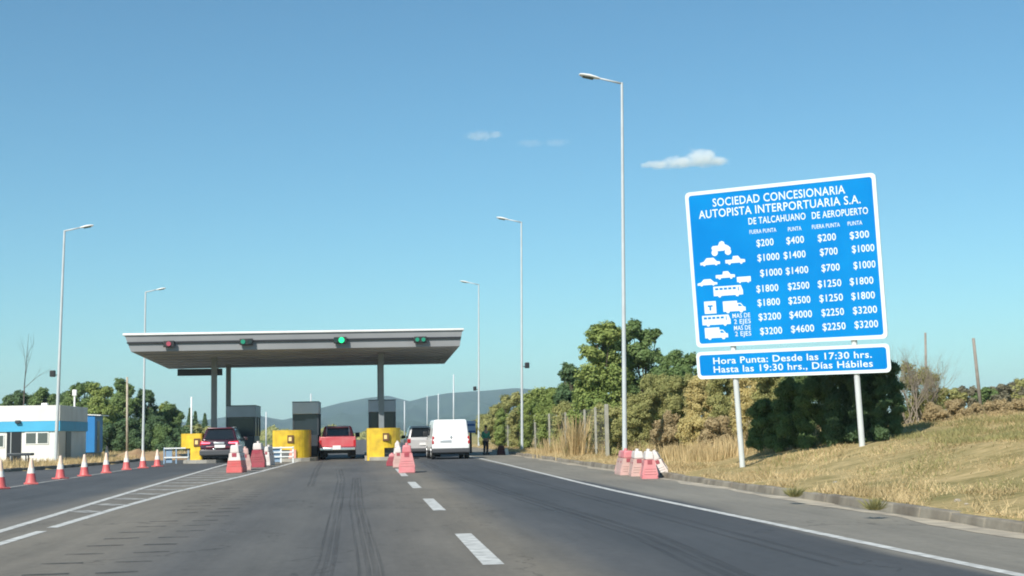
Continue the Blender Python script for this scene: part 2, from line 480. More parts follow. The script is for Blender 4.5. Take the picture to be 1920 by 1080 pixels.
sheet('gore_lines', [strip(dens(goreR), .15), strip(dens(goreR2), .16), strip(dens(goreL), .15)], 'road_paint', 'pair of white lines spreading apart ahead of the toll island')
hat = []
y = 24.2
while y < 55:
    l = np.interp(y, [p[1] for p in goreL], [p[0] for p in goreL]) + .14
    r_ = np.interp(y + 1.2, [p[1] for p in goreR2], [p[0] for p in goreR2]) - .14
    hat.append(strip([(l, y + .7), (r_, y)], .17 + .009 * y, .005)); y += 2.35
sheet('gore_hatching', hat, 'road_paint_worn', 'worn white hatching bars between the gore lines')
cl = [(-9.35, 20), (-9.42, 38), (-9.42, 62)]
sheet('cone_line', [strip(dens(cl), .16)], 'road_paint_worn', 'faded pale line running under the row of cones')
# sand washed against the kerb
P = []
for y in np.arange(4, 75, .7): P.append((float(xr(y)) - .20 - .05 * math.sin(y * 1.3), y))
W = [.30 + .14 * math.sin(q[1] * .9) + .08 * math.sin(q[1] * 2.7) for q in P]
sheet('sand_strip', [strip(P, W, .004)], 'sand', 'pale sand drifted along the foot of the kerb', 'sand')
# rubber marks: two rows of short dark bars (rumble dashes worn off) and skid marks
def soft_stain(name, col, sc, strength):
    m = bpy.data.materials.new(name); m.use_nodes = True
    nt = m.node_tree; N = nt.nodes; L = nt.links; b = N['Principled BSDF']
    b.inputs['Base Color'].default_value = col + (1,); b.inputs['Roughness'].default_value = .8
    tc = N.new('ShaderNodeTexCoord'); mp = N.new('ShaderNodeMapping'); mp.inputs['Scale'].default_value = sc
    no = N.new('ShaderNodeTexNoise'); no.inputs['Scale'].default_value = 1.5; no.inputs['Detail'].default_value = 6
    L.new(tc.outputs['Object'], mp.inputs[0]); L.new(mp.outputs[0], no.inputs['Vector'])
    mr = N.new('ShaderNodeMapRange'); mr.inputs[1].default_value = .3; mr.inputs[2].default_value = .7; mr.inputs[4].default_value = strength
    L.new(no.outputs['Fac'], mr.inputs[0]); L.new(mr.outputs[0], b.inputs['Alpha'])
    return m
M['faint_stain'] = soft_stain('faint_stain', (.045, .046, .048), (3, 6, 1), .85)
bars = []
y = 12.2
while y < 33:
    for x, w in ((-3.0, .42), (-2.35, .38)):
        if rnd.random() < .93:
            jx = rnd.uniform(-.05, .05)
            bars.append(strip([(x + jx - w / 2, y), (x + jx + w / 2, y + rnd.uniform(-.05, .05))], rnd.uniform(.10, .17), .004))
    y += 1.12
sheet('rumble_bars', bars, 'faint_stain', 'two rows of short dark rumble bars across the lane', 'road marking')
M['tyre_rubber'] = soft_stain('tyre_rubber', (.05, .051, .053), (14, .12, 1), .30)
sk = []
def track(pts, n, gap, w):
    for q in range(n):
        o_ = (q - (n - 1) / 2) * gap
        sk.append(strip(dens([(p[0] + o_ + .015 * math.sin(p[1] + q), p[1]) for p in pts]), w * (.7 + .5 * ((q * 7) % 3) / 2), .003))
track([(-.42, 7), (-.38, 14), (-.62, 38), (-.9, 50)], 3, .085, .05)
track([(.07, 7), (.06, 13), (-.14, 25), (-.2, 40)], 4, .075, .05)
track([(-1.3, 34), (-1.7, 50), (-1.95, 66)], 2, .12, .09)
track([(2.9, 8), (3.3, 16), (2.9, 28), (2.5, 45), (2.6, 60)], 3, .16, .10)
track([(4.3, 12), (4.2, 30), (4.0, 55)], 2, .2, .11)
sk.append(strip(dens([(-.8, 23.3), (.7, 23.5)], .3), .06, .0035))
sheet('skid_marks', sk, 'tyre_rubber', 'faint dark tyre marks along the lanes', 'road marking')
HAZE = 1.9e-4; SKYROT = math.radians(213); EXPO = 0.65
# ------------------------------------------------------------------ toll plaza
# canopy: front edge about 67 m ahead, square to the road
cpl = at(232, 628, 65.6); cpr = at(868, 615, 67.4)
CX0, CX1 = cpl.x, cpr.x
CYF = (cpl.y + cpr.y) / 2
CYB = CYF + 13.0
CZ_T, CZ_B, CZ_R = 6.32, 5.44, 5.22     # top, front lower edge, rear lower edge
can = thing('toll_canopy', 'wide grey canopy roof spanning the toll lanes on slim columns', 'canopy', (0, 0, 0))
mb = MB()
def slope(x): return (x - (CX0 + CX1) / 2) * .006
e = .34
mb.hexa([(CX0 + e, CYF + .05, CZ_B + slope(CX0)), (CX1 - e * .5, CYF + .05, CZ_B + slope(CX1)), (CX1 - e * .5, CYB, CZ_R + slope(CX1)), (CX0 + e, CYB, CZ_R + slope(CX0)),
         (CX0 + .05, CYF, CZ_T - .113 + slope(CX0)), (CX1 - .03, CYF, CZ_T - .113 + slope(CX1)), (CX1 - .03, CYB, CZ_T - .113 + slope(CX1)), (CX0 + .05, CYB, CZ_T - .113 + slope(CX0))], mi=0)
o = mb.build('fascia', ['canopy_grey', 'canopy_under'], can)
for p in o.data.polygons:
    if p.normal.z < -.8: p.material_index = 1
mb = MB(); mb.hexa([(CX0 - .05, CYF - .08, CZ_T - .11 + slope(CX0)), (CX1 + .05, CYF - .08, CZ_T - .11 + slope(CX1)), (CX1 + .05, CYB + .1, CZ_T - .11 + slope(CX1)), (CX0 - .05, CYB + .1, CZ_T - .11 + slope(CX0)),
                    (CX0 - .05, CYF - .08, CZ_T + slope(CX0)), (CX1 + .05, CYF - .08, CZ_T + slope(CX1)), (CX1 + .05, CYB + .1, CZ_T + slope(CX1)), (CX0 - .05, CYB + .1, CZ_T + slope(CX0))], .03)
mb.build('roof', 'canopy_white', can)
mb = MB(); zz = 5.86
mb.hexa([(CX0 + .16, CYF - .07, zz - .04 + slope(CX0)), (CX1 - .1, CYF - .07, zz - .04 + slope(CX1)), (CX1 - .1, CYF + .01, zz - .04 + slope(CX1)), (CX0 + .16, CYF + .01, zz - .04 + slope(CX0)),
         (CX0 + .16, CYF - .07, zz + .04 + slope(CX0)), (CX1 - .1, CYF - .07, zz + .04 + slope(CX1)), (CX1 - .1, CYF + .02, zz + .04 + slope(CX1)), (CX0 + .16, CYF + .02, zz + .04 + slope(CX0))])
mb.build('cable_tray', 'dark_slot', can)
mb = MB()
for k in range(1, 7):
    y = CYF + 13 * k / 7; z = CZ_B + (CZ_R - CZ_B) * k / 7
    mb.hexa([(CX0 + .6, y - .07, z - .05 + slope(CX0)), (CX1 - .6, y - .07, z - .05 + slope(CX1)), (CX1 - .6, y + .07, z - .05 + slope(CX1)), (CX0 + .6, y + .07, z - .05 + slope(CX0)),
             (CX0 + .6, y - .07, z + .03 + slope(CX0)), (CX1 - .6, y - .07, z + .03 + slope(CX1)), (CX1 - .6, y + .07, z + .03 + slope(CX1)), (CX0 + .6, y + .07, z + .03 + slope(CX0))])
mb.build('underside_beam', 'canopy_under', can)
# lane signals
for px, py, kind in ((317, 645, 'red'), (462, 641, 'green_l'), (638, 638, 'bright'), (788, 637, 'dim')):
    p = at(px, py, (CYF - .3) / .994 * 1.0)
    d = (CYF - .12 - CAM.y) / (ray(px, py).y); p = CAM + ray(px, py) * d
    w = .26 if kind == 'red' else .32
    mb = MB(); mb.box(p.x - w, p.x + w, CYF - .26, CYF - .075, p.z - .155, p.z + .155, .025)
    lab = {'red': 'dark lane signal housing with a red lens', 'green_l': 'dark lane signal housing with a green left lens',
           'bright': 'dark lane signal housing with a brightly lit green lens', 'dim': 'dark lane signal housing with a dim green lens'}[kind]
    h = mb.build('lane_signal', 'black_plastic', can, lab)
    spec = {'red': [(-.0, 'signal_red')], 'green_l': [(-.15, 'signal_green_dim'), (.16, 'lens_dark')],
            'bright': [(.06, 'signal_green'), (-.2, 'lens_dark')], 'dim': [(-.15, 'signal_green_dim'), (.15, 'signal_green_dim')]}[kind]
    for dx, mm in spec:
        q = MB(); q.tube((p.x + dx, CYF - .30, p.z), (p.x + dx, CYF - .261, p.z), {'bright': .14, 'dim': .10}.get(kind, .11), n=16)
        q.build('lens', mm, h)
# columns
def column(px_, py_, d, w):
    b = at(px_, py_, d); x, y = b.x, b.y
    top = CZ_B + (CZ_R - CZ_B) * (y - CYF) / 13 + .02
    mb = MB(); mb.box(x - w, x + w, y - w, y + w, 0.16, top, .02)
    mb.box(x - w * 1.7, x + w * 1.7, y - w * 1.7, y + w * 1.7, .155, .20)
    mb.box(x - w * 1.5, x + w * 1.5, y - w * 1.5, y + w * 1.5, top - .06, top - .01)
    mb.build('column', 'column_paint', can); return x, y
col_l = column(401, 830, 70.3, .14)
col_r = column(715.5, 830, 70.3, .14)
column(428, 830, 76.5, .13)
bx, by = col_r; mb = MB(); mb.box(bx - .13, bx + .13, by + 5.9, by + 6.16, .16, CZ_R + .12, .02); mb.build('column', 'column_paint', can)
# hanging board under the rear edge
a = at(338, 696, 79.3); b = at(420, 708, 79.3)
hb = thing('hanging_board', 'long dark board hanging below the rear of the toll canopy', 'board', (0, 0, 0))
yb = CYB - .5
mb = MB(); mb.box(a.x, b.x, yb - .06, yb + .06, 4.74, 5.13, .015); mb.build('panel', 'booth_dark', hb)
mb = MB()
for x in (a.x + .25, b.x - .25): mb.box(x - .03, x + .03, yb - .03, yb + .03, 5.125, CZ_R + .1)
mb.build('hanger', 'galv', hb)

# islands, booths, yellow crash blocks
def island(x, y0, y1, w, which):
    mb = MB()
    pts = [(-w, y0 + w * .9), (-w * .7, y0 + .25), (-.25, y0), (.25, y0), (w * .7, y0 + .25), (w, y0 + w * .9), (w, y1), (-w, y1)]
    mb.prism([(x + p, q) for p, q in pts], lambda a, b: (a, b, -.02), lambda a, b: (a, b, .16))
    o = mb.build('toll_island', 'concrete'); tag(o, 'raised concrete toll island under the %s yellow crash block' % which, 'island', kind='structure')

def booth(x, y, w, l, zt, label, dirx=1):
    t = thing('toll_booth', label, 'toll booth', (x, y, .16))
    zs = 1.08; zw = zt - .16 - .60; zt -= .16
    mb = MB(); mb.box(-w, w, 0, l, 0, zs, .03); mb.build('lower_wall', 'booth_dark', t)
    mb = MB(); mb.box(-w - .05, w + .05, -.08, l + .08, zw, zt, .03); mb.build('fascia', 'booth_grey', t)
    mb = MB()
    for sx in (-1, 1):
        for yy in (0, l * .5, l):
            mb.box(sx * w - .04, sx * w + .04, max(0, yy - .04), min(l, yy + .04), zs, zw)
    mb.build('mullion', 'booth_dark', t)
    mb = MB(); mb.box(-w + .045, w - .045, .02, .05, zs, zw); mb.build('window', 'glass_booth', t)
    mb = MB(); mb.box(-w + .045, w - .045, l - .05, l - .02, zs, zw); mb.build('window', 'glass_booth', t)
    for sx in (-1, 1):
        for q in (0, 1):
            mb = MB(); y0_ = .045 + q * (l * .5); mb.box(sx * (w - .02) - .012, sx * (w - .02) + .012, y0_, y0_ + l * .5 - .09, zs, zw); mb.build('window', 'glass_booth', t)
    mb = MB(); mb.box(-w - .06, w + .06, -.1, l + .1, zt, zt + .035); mb.build('roof', 'booth_dark', t)
    return t

def clip(poly, f):
    out = []
    for i in range(len(poly)):
        a, b = poly[i], poly[(i + 1) % len(poly)]; fa, fb = f(a), f(b)
        if fa >= 0: out.append(a)
        if fa * fb < 0:
            k = fa / (fa - fb); out.append((a[0] + (b[0] - a[0]) * k, a[1] + (b[1] - a[1]) * k))
    return out

def crash_block(x, y, w, zt, zc, cut, round_side, label, plate=0.0, depth=3.2, base=0.0):
    """yellow prow: the upper tier overhangs a cut-out; cut=(x_from, x_to) is what the lower tier keeps"""
    t = thing('crash_block', label, 'crash block', (x, y, base))
    pl = []
    rr = .95 if round_side else .25
    def corner(cx_, cy_, r, a0, a1, n=9):
        for k in range(n + 1):
            a = a0 + (a1 - a0) * k / n; pl.append((cx_ + r * math.cos(a), cy_ + r * math.sin(a)))
    rl, rrr = (.12, rr) if round_side > 0 else (rr, .12)
    corner(-w + rl, rl, rl, math.pi, 1.5 * math.pi); corner(w - rrr, rrr, rrr, 1.5 * math.pi, 2 * math.pi)
    pl += [(w, depth), (-w, depth)]
    mb = MB(); mb.prism(pl, lambda a, b: (a, b, zc), lambda a, b: (a, b, zt))
    lo = clip(clip(pl, lambda p: p[0] - cut[0]), lambda p: cut[1] - p[0])
    mb.prism(lo, lambda a, b: (a, b, 0), lambda a, b: (a, b, zc - .001))
    o = mb.build('body', 'yellow', t)
    mb = MB(); mb.box(plate - .15, plate + .15, -.03, .25, zt - .62, zt - .24, .01); pt = mb.build('lane_plate', 'plate_brown', t)
    mb = MB(); mb.box(plate - .09, plate + .05, -.042, -.028, zt - .52, zt - .33); mb.build('plate_face', 'plate_pale', pt)
    return t

# middle block
c = gr(545, 865.5); XM, YM = c.x, c.y - .1
island(XM + .25, YM - .25, YM + 22, .95, 'middle')
tm = crash_block(XM, YM, .86, 1.50, .56, (.26, .86), 1, 'middle yellow crash block with a rounded end and cut away lower corner', plate=0.0)
mb = MB(); mb.prism([(-.10, .15), (.258, .15), (.258, .56), (-.02, .94 - .35)], lambda a, b: (a, -.02, b), lambda a, b: (a, .06, b)); mb.build('chevron_panel', 'chevron_pink', tm)
booth(XM + .55, YM + 4.0, .62, 3.6, 2.92, 'tall grey and black toll booth behind the middle yellow block')
# right block
c = gr(720, 863); XR, YR = c.x, c.y
island(XR + .05, YR - .4, YR + 22, .95, 'right')
crash_block(XR, YR, .80, 1.52, .58, (-.80, .02), 1, 'bright yellow crash block with a notch beside the pink barriers', plate=.10)
booth(XR + .02, YR + 6.3, .66, 3.6, 2.98, 'dark toll booth behind the slim column and notched yellow block')
# left block
c = gr(357, 869); XL, YL = c.x, c.y
island(XL + .55, YL - .4, YL + 22, .95, 'left')
crash_block(XL, YL, .56, 1.42, .72, (-.02, .56), -1, 'yellow crash block just left of the dark car', plate=.30)
booth(XL + 1.75, YL + 7.2, .72, 3.6, 2.86, 'grey toll booth with twin columns behind the dark car')

# guard rails before the blocks
def guard_rail(x0, x1, y, h, label, rails=2, panel=None, post_m='rail_white', base=.0):
    t = thing('guard_rail', label, 'guard rail', ((x0 + x1) / 2, y, base)); w = (x1 - x0) / 2
    n = max(2, int((x1 - x0) / .55) + 1)
    for k in range(n):
        x = -w + 2 * w * k / (n - 1)
        mb = MB(); mb.box(x - .035, x + .035, -.03, .03, 0, h, .006); mb.build('post', post_m, t)
    for k in range(rails):
        z = h * (.38 + .56 * k / max(1, rails - 1))
        mb = MB(); mb.box(-w, w, -.062, -.032, z - .03, z + .03, .006); mb.build('rail', 'rail_white', t)
    if panel:
        mb = MB(); mb.box(panel[0], panel[1], .034, .06, .04, h * .92, .005); mb.build('panel', 'rail_blue', t)
    return t
a = gr(505, 868); b = gr(548, 868)
guard_rail(a.x, b.x, a.y - .35, .74, 'white railed guard fence with a blue panel below the middle yellow block', 3, (-.6, .0))
a = gr(306, 870); b = gr(352, 869)
guard_rail(a.x, b.x, a.y + .3, .78, 'grey guard fence beside the left yellow block', 2, (-.5, -.2), 'rail_blue')
a = gr(722, 862); b = gr(744, 862)
guard_rail(a.x, b.x, a.y - .2, .80, 'pale blue guard fence in the notch of the right yellow block', 2, (-.28, .2), 'rail_blue')

# ------------------------------------------------------------------ cones and plastic barriers
def make_cone(loc, label, mats=('cone_red', 'cone_white', 'cone_tip'), s=1.0, group='traffic cones in a row beside the left lane'):
    t = thing('traffic_cone', label, 'traffic cone', loc, rnd.uniform(0, 1), group)
    mb = MB(); mb.box(-.19 * s, .19 * s, -.19 * s, .19 * s, 0, .045 * s, .012)
    mb.lathe([(.165 * s, .045 * s), (.150 * s, .07 * s), (.112 * s, .31 * s)], 20); mb.build('base', mats[0], t)
    mb = MB(); mb.lathe([(.1125 * s, .31 * s), (.085 * s, .46 * s)], 20); mb.build('collar', mats[1], t)
    mb = MB(); mb.lathe([(.0845 * s, .461 * s), (.042 * s, .70 * s), (.036 * s, .735 * s), (.02 * s, .74 * s)], 20); mb.build('tip', mats[2], t)
    return t
cpos = [(0, 917), (58, 908), (113, 898), (158, 893), (199, 887), (237, 881), (268, 878), (295, 875)]
clab = ['red and white traffic cone cut off by the left edge of the photo', 'largest red and white traffic cone, nearest to the hut door', 'red and white traffic cone in front of the lamp post by the hut corner',
        'red and white traffic cone in front of the blue cabin', 'red and white traffic cone to the right of the small white cone', 'red and white traffic cone at the foot of the thin wooden pole',
        'red and white traffic cone at the foot of the second lamp post', 'smallest red and white traffic cone, last of the row']
cc = None
for (px, py), lb in zip(cpos, clab):
    g = gr(px, py)
    if cc is None: cc = make_cone(g, lb)
    else:
        c = copy_tree(cc); c.location = g; c['label'] = lb; c.rotation_euler.z = rnd.uniform(0, 1)
wc = gr(182, 868)
make_cone(onto((wc.x - .6, wc.y + 6)), 'plain white cone on the verge beside the blue cabin', ('barrier_white', 'cone_white', 'cone_tip'), 1.0, None)

def make_barrier(loc, rz, label, red, top, L=1.0, w=.27, h=.86, tilt=0.0, group=None, two_tone=False):
    """water-filled plastic road barrier: wide foot, sloping flanks, narrow neck with a filler cap"""
    t = thing('plastic_barrier', label, 'barrier', loc, rz, group)
    if tilt: t.rotation_euler = (0, tilt, rz)
    hw = [(w, 0), (w, .15), (w * .93, .19), (w * .70, .50), (w * .66, .58)]
    prof = hw + [(-a, b) for a, b in reversed(hw)]
    k = h / .86
    mb = MB(); mb.prism([(a, b * k) for a, b in prof], lambda a, b: (a, 0, b), lambda a, b: (a, L, b))
    if two_tone: bmesh.ops.bisect_plane(mb.bm, geom=mb.bm.verts[:] + mb.bm.edges[:] + mb.bm.faces[:], plane_co=(0, 0, .36 * k), plane_no=(0, 0, 1))
    es = [e for e in mb.bm.edges if not (two_tone and abs(e.verts[0].co.z - .36 * k) < 1e-4 or two_tone and abs(e.verts[1].co.z - .36 * k) < 1e-4)]; bmesh.ops.bevel(mb.bm, geom=es, offset=.018, segments=2, affect='EDGES')
    o = mb.build('body', [red, top], t)
    if two_tone:
        for p in o.data.polygons:
            if p.center.z > .36 * k or (p.center.z > .2 * k and abs(p.normal.x) > .7 and False): p.material_index = 1
    mb = MB(); mb.box(-w * .60, w * .60, .03, L - .03, .582 * k, .80 * k, .04, 2, t=.03); up = mb.build('upper_block', top, t)
    mb = MB(); mb.lathe([(.05, .80 * k), (.05, .86 * k), (.035, .865 * k)], 12, (0, L * .5, 0)); mb.build('filler_cap', top, up)
    mb = MB()
    for yy in (L * .28, L * .72): mb.box(-w * .70 - .012, w * .70 + .012, yy - .07, yy + .07, .40 * k, .50 * k, .02)
    mb.build('fork_slot_shade', 'barrier_dark', t)  # raised dark pads; the shade inside the slots is put into their colour
    mb = MB(); mb.box(-w * .30, w * .30, -.008, .02, .46 * k, .575 * k, .006); mb.build('end_socket_shade', 'barrier_dark', t)  # no real hollow: its shade is painted as a dark block on the end
    mb = MB()
    for zz_ in (.20, .27, .34):
        ww_ = w * (.93 - (zz_ - .17) * .7); mb.box(-ww_ * .86, ww_ * .86, -.012, .02, zz_ * k, (zz_ + .022) * k, .004)
    mb.build('end_rib', red, t)
    return t
def bar_at(px, py, rz, label, red, top, z=0.0, group=None, **kw):
    g = gr(px, py, z); g.z = z
    return make_barrier(g, R(rz), label, red, top, group=group, **kw)
g1 = 'barriers at the end of the gore'
bar_at(439, 887, -5, 'red barrier with white top at the end of the gore lines', 'cone_red', 'barrier_white', group=g1, w=.27, h=1.02, two_tone=True)
bar_at(459, 882, 4, 'dusty faded pink barrier between the red and the maroon barriers', 'barrier_faded', 'barrier_faded', group=g1, w=.24, h=.86, L=1.0)
bar_at(482, 877, 0, 'maroon barrier with pale top beside the dark car', 'barrier_dark', 'barrier_white', group=g1, w=.30, h=1.04)
bar_at(499, 873, -8, 'slim white barrier standing right of the maroon barrier', 'barrier_white', 'barrier_white', group=g1, w=.17, h=.86)
g2 = 'barriers by the right yellow block'
bar_at(763, 887, -2, 'big pink barrier at the front of the pile by the lane dashes', 'barrier_pink', 'barrier_pink', group=g2, w=.26, h=.94)
bar_at(747, 877, -4, 'pale pink barrier with white top just behind the big pink one', 'barrier_faded', 'barrier_white', group=g2, w=.20, h=.80)
bar_at(735, 874, -2, 'dark red barrier close to the right yellow block', 'barrier_dark', 'barrier_pink', group=g2, w=.22, h=.50)
bar_at(745, 866, -3, 'white barrier standing behind the pink barriers', 'barrier_white', 'barrier_white', group=g2, w=.20, h=.92)
g3 = 'barriers on the grassy kerb'
for px, py, rz, lb, r_, tp, kw in (
        (1180, 879, -2, 'pale faded pink barrier touching the tall lamp post', 'barrier_faded', 'barrier_pink', dict(w=.25, h=.80, L=1.1)),
        (1199, 881, -6, 'dusty pink barrier with cream cap, second from the tallest lamp post', 'barrier_faded', 'barrier_white', dict(w=.22, h=.80)),
        (1219, 885, -8, 'strong pink barrier with cream cap standing on the kerb, rightmost of the upright ones', 'barrier_pink', 'barrier_white', dict(w=.20, h=.82))):
    g = gr(px, py, .17); make_barrier(onto(g, -.02), R(rz), lb, r_, tp, group=g3, **kw)
g = gr(1245, 878, .22); make_barrier(onto(g, -.01), R(-14), 'white barrier tipped against the strong pink one on the kerb', 'barrier_white', 'barrier_white', group=g3, w=.17, h=.80, tilt=R(-20))

# ------------------------------------------------------------------ lamp posts
def lamp_post(px, pyb, ptop, side, d, label, hd=None, cam_px=None, arm_px=None, r0=.080, base=None, leanx=0.0):
    b = at(px, pyb, d); z0 = float(H(b.x, b.y)) if base is None else base
    top = at(ptop[0], ptop[1], d)
    g = 'galvanised lamp posts along the road'
    t = thing('lamp_post', label, 'lamp post', (b.x, b.y, z0), 0, g)
    tp = Vector((top.x - b.x, top.y - b.y, top.z - z0))
    mb = MB(); mb.tube((0, 0, -.1), tp * .42, r0, r0 * .78, 12); mb.tube(tp * .42, tp, r0 * .77, r0 * .52, 12); mb.build('pole', 'galv', t)
    mb = MB(); mb.box(-.2, .2, -.2, .2, -.02, .03); mb.build('base_plate', 'galv', t)
    arm = Vector((side * .80, 0, .15)); e = tp + arm
    mb = MB(); mb.tube(tp + Vector((0, 0, -.03)), e, r0 * .45, r0 * .36, 8); mb.build('arm', 'galv', t)
    dirv = arm.normalized(); up = Vector((-dirv.z * side, 0, dirv.x * side)); n = Vector((0, 1, 0))
    mb = MB()
    def P(u, w, z): return e + dirv * u + n * w + up * z
    secs = [(-.05, .045, .03, .035), (.06, .085, .05, .05), (.28, .14, .07, .06), (.52, .14, .05, .06), (.62, .075, .03, .03)]
    rings = []
    for u, hw, zt, zb in secs:
        ring = []
        for k in range(12):
            a = 2 * math.pi * k / 12
            ring.append(mb.bm.verts.new(P(u, hw * math.cos(a), (zt if math.sin(a) > 0 else zb) * math.sin(a))))
        rings.append(ring)
    for A, B in zip(rings, rings[1:]):
        for k in range(12):
            f = mb.bm.faces.new([A[k], A[(k + 1) % 12], B[(k + 1) % 12], B[k]]); f.smooth = True
    mb.bm.faces.new(rings[0]); mb.bm.faces.new(rings[-1])
    lh = mb.build('lamp_head', 'white_paint', t)
    mb = MB(); mb.hexa([P(.14, -.09, -.075), P(.5, -.09, -.07), P(.5, .09, -.07), P(.14, .09, -.075), P(.14, -.09, -.05), P(.5, -.09, -.05), P(.5, .09, -.05), P(.14, .09, -.05)])
    mb.build('lens', 'lens_dark', lh)
    if cam_px:
        c = at(cam_px[0], cam_px[1], d) - Vector((b.x, b.y, z0)); k = c.z / tp.z; pp = tp * k
        s = 1 if c.x > pp.x else -1
        mb = MB(); mb.tube(pp, (pp.x + s * .28, pp.y, pp.z - .02), .02, n=6)
        mb.box(min(pp.x + s * .18, pp.x + s * .42), max(pp.x + s * .18, pp.x + s * .42), -.16 + pp.y, .16 + pp.y, pp.z - .10, pp.z + .22, .03); mb.build('floodlight', 'black_plastic', t)
    return t
lamp_post(1172, 884, (1166, 155), -1, 44, 'tallest lamp post, behind the barriers on the grassy kerb', base=.2)
lamp_post(979, 850, (977.5, 416), -1, 77, 'lamp post halfway along the wire fence', cam_px=(986, 687))
lamp_post(898, 845, (897.5, 533), -1, 104, 'lamp post behind the person in green', cam_px=(893, 730))
lamp_post(104, 866, (121, 432), 1, 68, 'leaning lamp post in front of the white hut corner', cam_px=(96, 703), r0=.095)
lamp_post(268, 850, (273, 547), 1, 98, 'lamp post among the trees left of the toll canopy', r0=.10)
# slim poles on the verge and behind the booths
def slim_pole(px, pyb, pyt, d, r, m, label, ptx=None, name='wooden_pole', cat='pole'):
    b = at(px, pyb, d); z = float(H(b.x, b.y)); t = at(ptx or px, pyt, d)
    mb = MB(); mb.tube((0, 0, -.2), (t.x - b.x, t.y - b.y, t.z - z), r, r * .8, 8)
    o = mb.build(name, m); o.location = (b.x, b.y, z); tag(o, label, cat); return o
slim_pole(238.5, 852, 707, 84, .075, 'wood_pale', 'thin pale wooden pole left of the second lamp post')
slim_pole(359, 840, 744, 92, .07, 'rail_white', 'thin white pole rising behind the left yellow block', name='white_pole')
slim_pole(499, 850, 772, 95, .06, 'galv', 'thin grey pole left of the middle yellow block', name='grey_pole')
slim_pole(583, 770, 738, 90, .06, 'galv', 'thin grey pole sticking up behind the middle booth', name='grey_pole')
slim_pole(1738, 790, 624, 48, .05, 'wood', 'upright wooden post behind the bare shrub', ptx=1735)
slim_pole(1841, 790, 634, 46, .065, 'wood', 'leaning wooden post standing in the brown scrub', ptx=1825)

for px, pyt, d, lb in ((758.5, 752, 165, 'faint far pole right of the notched yellow block'), (801, 742, 205, 'faint far pole above the white car'),
                  (822, 738, 172, 'faint far pole above the left side of the white van'), (850.5, 702, 138, 'faint far pole above the middle of the white van')):
    slim_pole(px, 830, pyt, d, .085, 'galv', lb, name='distant_pole')
# ------------------------------------------------------------------ tariff sign
SY, ST = R(-29.28) + YAW, R(6.9)
Rs = Matrix.Rotation(SY, 3, 'Z') @ Matrix.Rotation(ST, 3, 'X')
sc = _rz @ Vector((6.513, 32.5, 0)); sc.z = 4.747
SW, SH = 4.685, 4.602
def s2l(u, v):
    r = ray(u, v); n = Rs @ Vector((0, 1, 0)); p = CAM + r * ((sc - CAM).dot(n) / r.dot(n))
    q = Rs.transposed() @ (p - sc); return q.x, q.z
sg = thing('tariff_sign', 'big blue toll tariff board with white lettering on two leaning posts', 'road sign', sc)
sg.matrix_world = Matrix.Translation(sc) @ Rs.to_4x4()
def rrect(x0, x1, z0, z1, r, n=5):
    pts = []
    for cx_, cz_, a0 in ((x1 - r, z1 - r, 0), (x0 + r, z1 - r, 90), (x0 + r, z0 + r, 180), (x1 - r, z0 + r, 270)):
        for k in range(n + 1):
            a = R(a0 + 90 * k / n); pts.append((cx_ + r * math.cos(a), cz_ + r * math.sin(a)))
    return pts
def board(name, x0, x1, z0, z1, bw):
    mb = MB(); mb.prism(rrect(x0, x1, z0, z1, .10), lambda a, b: (a, -.006, b), lambda a, b: (a, .03, b))
    o = mb.build(name, ['sign_blue', 'sign_back'], sg)
    for p in o.data.polygons:
        if p.normal.y > .5: p.material_index = 1
    out = rrect(x0 - .012, x1 + .012, z0 - .012, z1 + .012, .11); inn = rrect(x0 + bw, x1 - bw, z0 + bw, z1 - bw, .07)
    mb = MB(); bm = mb.bm; n = len(out)
    A = [bm.verts.new((a, -.012, b)) for a, b in out]; B = [bm.verts.new((a, -.012, b)) for a, b in inn]
    C_ = [bm.verts.new((a, -.004, b)) for a, b in inn]; D = [bm.verts.new((a, .035, b)) for a, b in out]
    for k in range(n):
        j = (k + 1) % n
        bm.faces.new([A[k], B[k], B[j], A[j]]); bm.faces.new([B[k], C_[k], C_[j], B[j]]); bm.faces.new([A[k], A[j], D[j], D[k]])
    mb.build('border', 'sign_white', o)
    return o
zc = s2l(1310, 652)[1]; zc = (zc + s2l(1668, 632)[1]) / 2
zl = (s2l(1310, 661)[1] + s2l(1670, 645)[1]) / 2
HW = SW / 2
bd = board('main_board', -HW, HW, zc, SH / 2, .075)
bl = board('lower_board', -HW - .03, HW + .02, -SH / 2, zl, .065)
_deps = None
def text_mesh(bm, s, p0, p1, cap, off=.018, y=-.009):
    """lay text from local point p0 (baseline start) to p1 (baseline end) with capital height cap"""
    cu = bpy.data.curves.new('t', 'FONT'); cu.body = s; cu.offset = off * .45; cu.resolution_u = 3; cu.space_character = 1.06
    ob = bpy.data.objects.new('t', cu); COL.objects.link(ob)
    dg = bpy.context.evaluated_depsgraph_get(); me = bpy.data.meshes.new_from_object(ob.evaluated_get(dg))
    n = len(me.vertices); co = np.zeros(n * 3); me.vertices.foreach_get('co', co); co = co.reshape(-1, 3)
    x0, x1 = co[:, 0].min(), co[:, 0].max()
    w = p1[0] - p0[0]; sx = w / (x1 - x0); sz = cap / .73
    sl = (p1[1] - p0[1]) / w
    vs = [bm.verts.new((p0[0] + (c[0] - x0) * sx, y, p0[1] + c[1] * sz + (c[0] - x0) * sx * sl)) for c in co]
    for p in me.polygons:
        try: bm.faces.new([vs[i] for i in p.vertices])
        except ValueError: pass
    bpy.data.objects.remove(ob); bpy.data.curves.remove(cu); bpy.data.meshes.remove(me)
def T(mb, s, a, b, cap, off=.018):
    p = s2l(*a); q = s2l(*b); m = (p[1] + q[1]) / 2
    text_mesh(mb.bm, s, (p[0], m), (q[0], m), cap, off)
mb = MB()
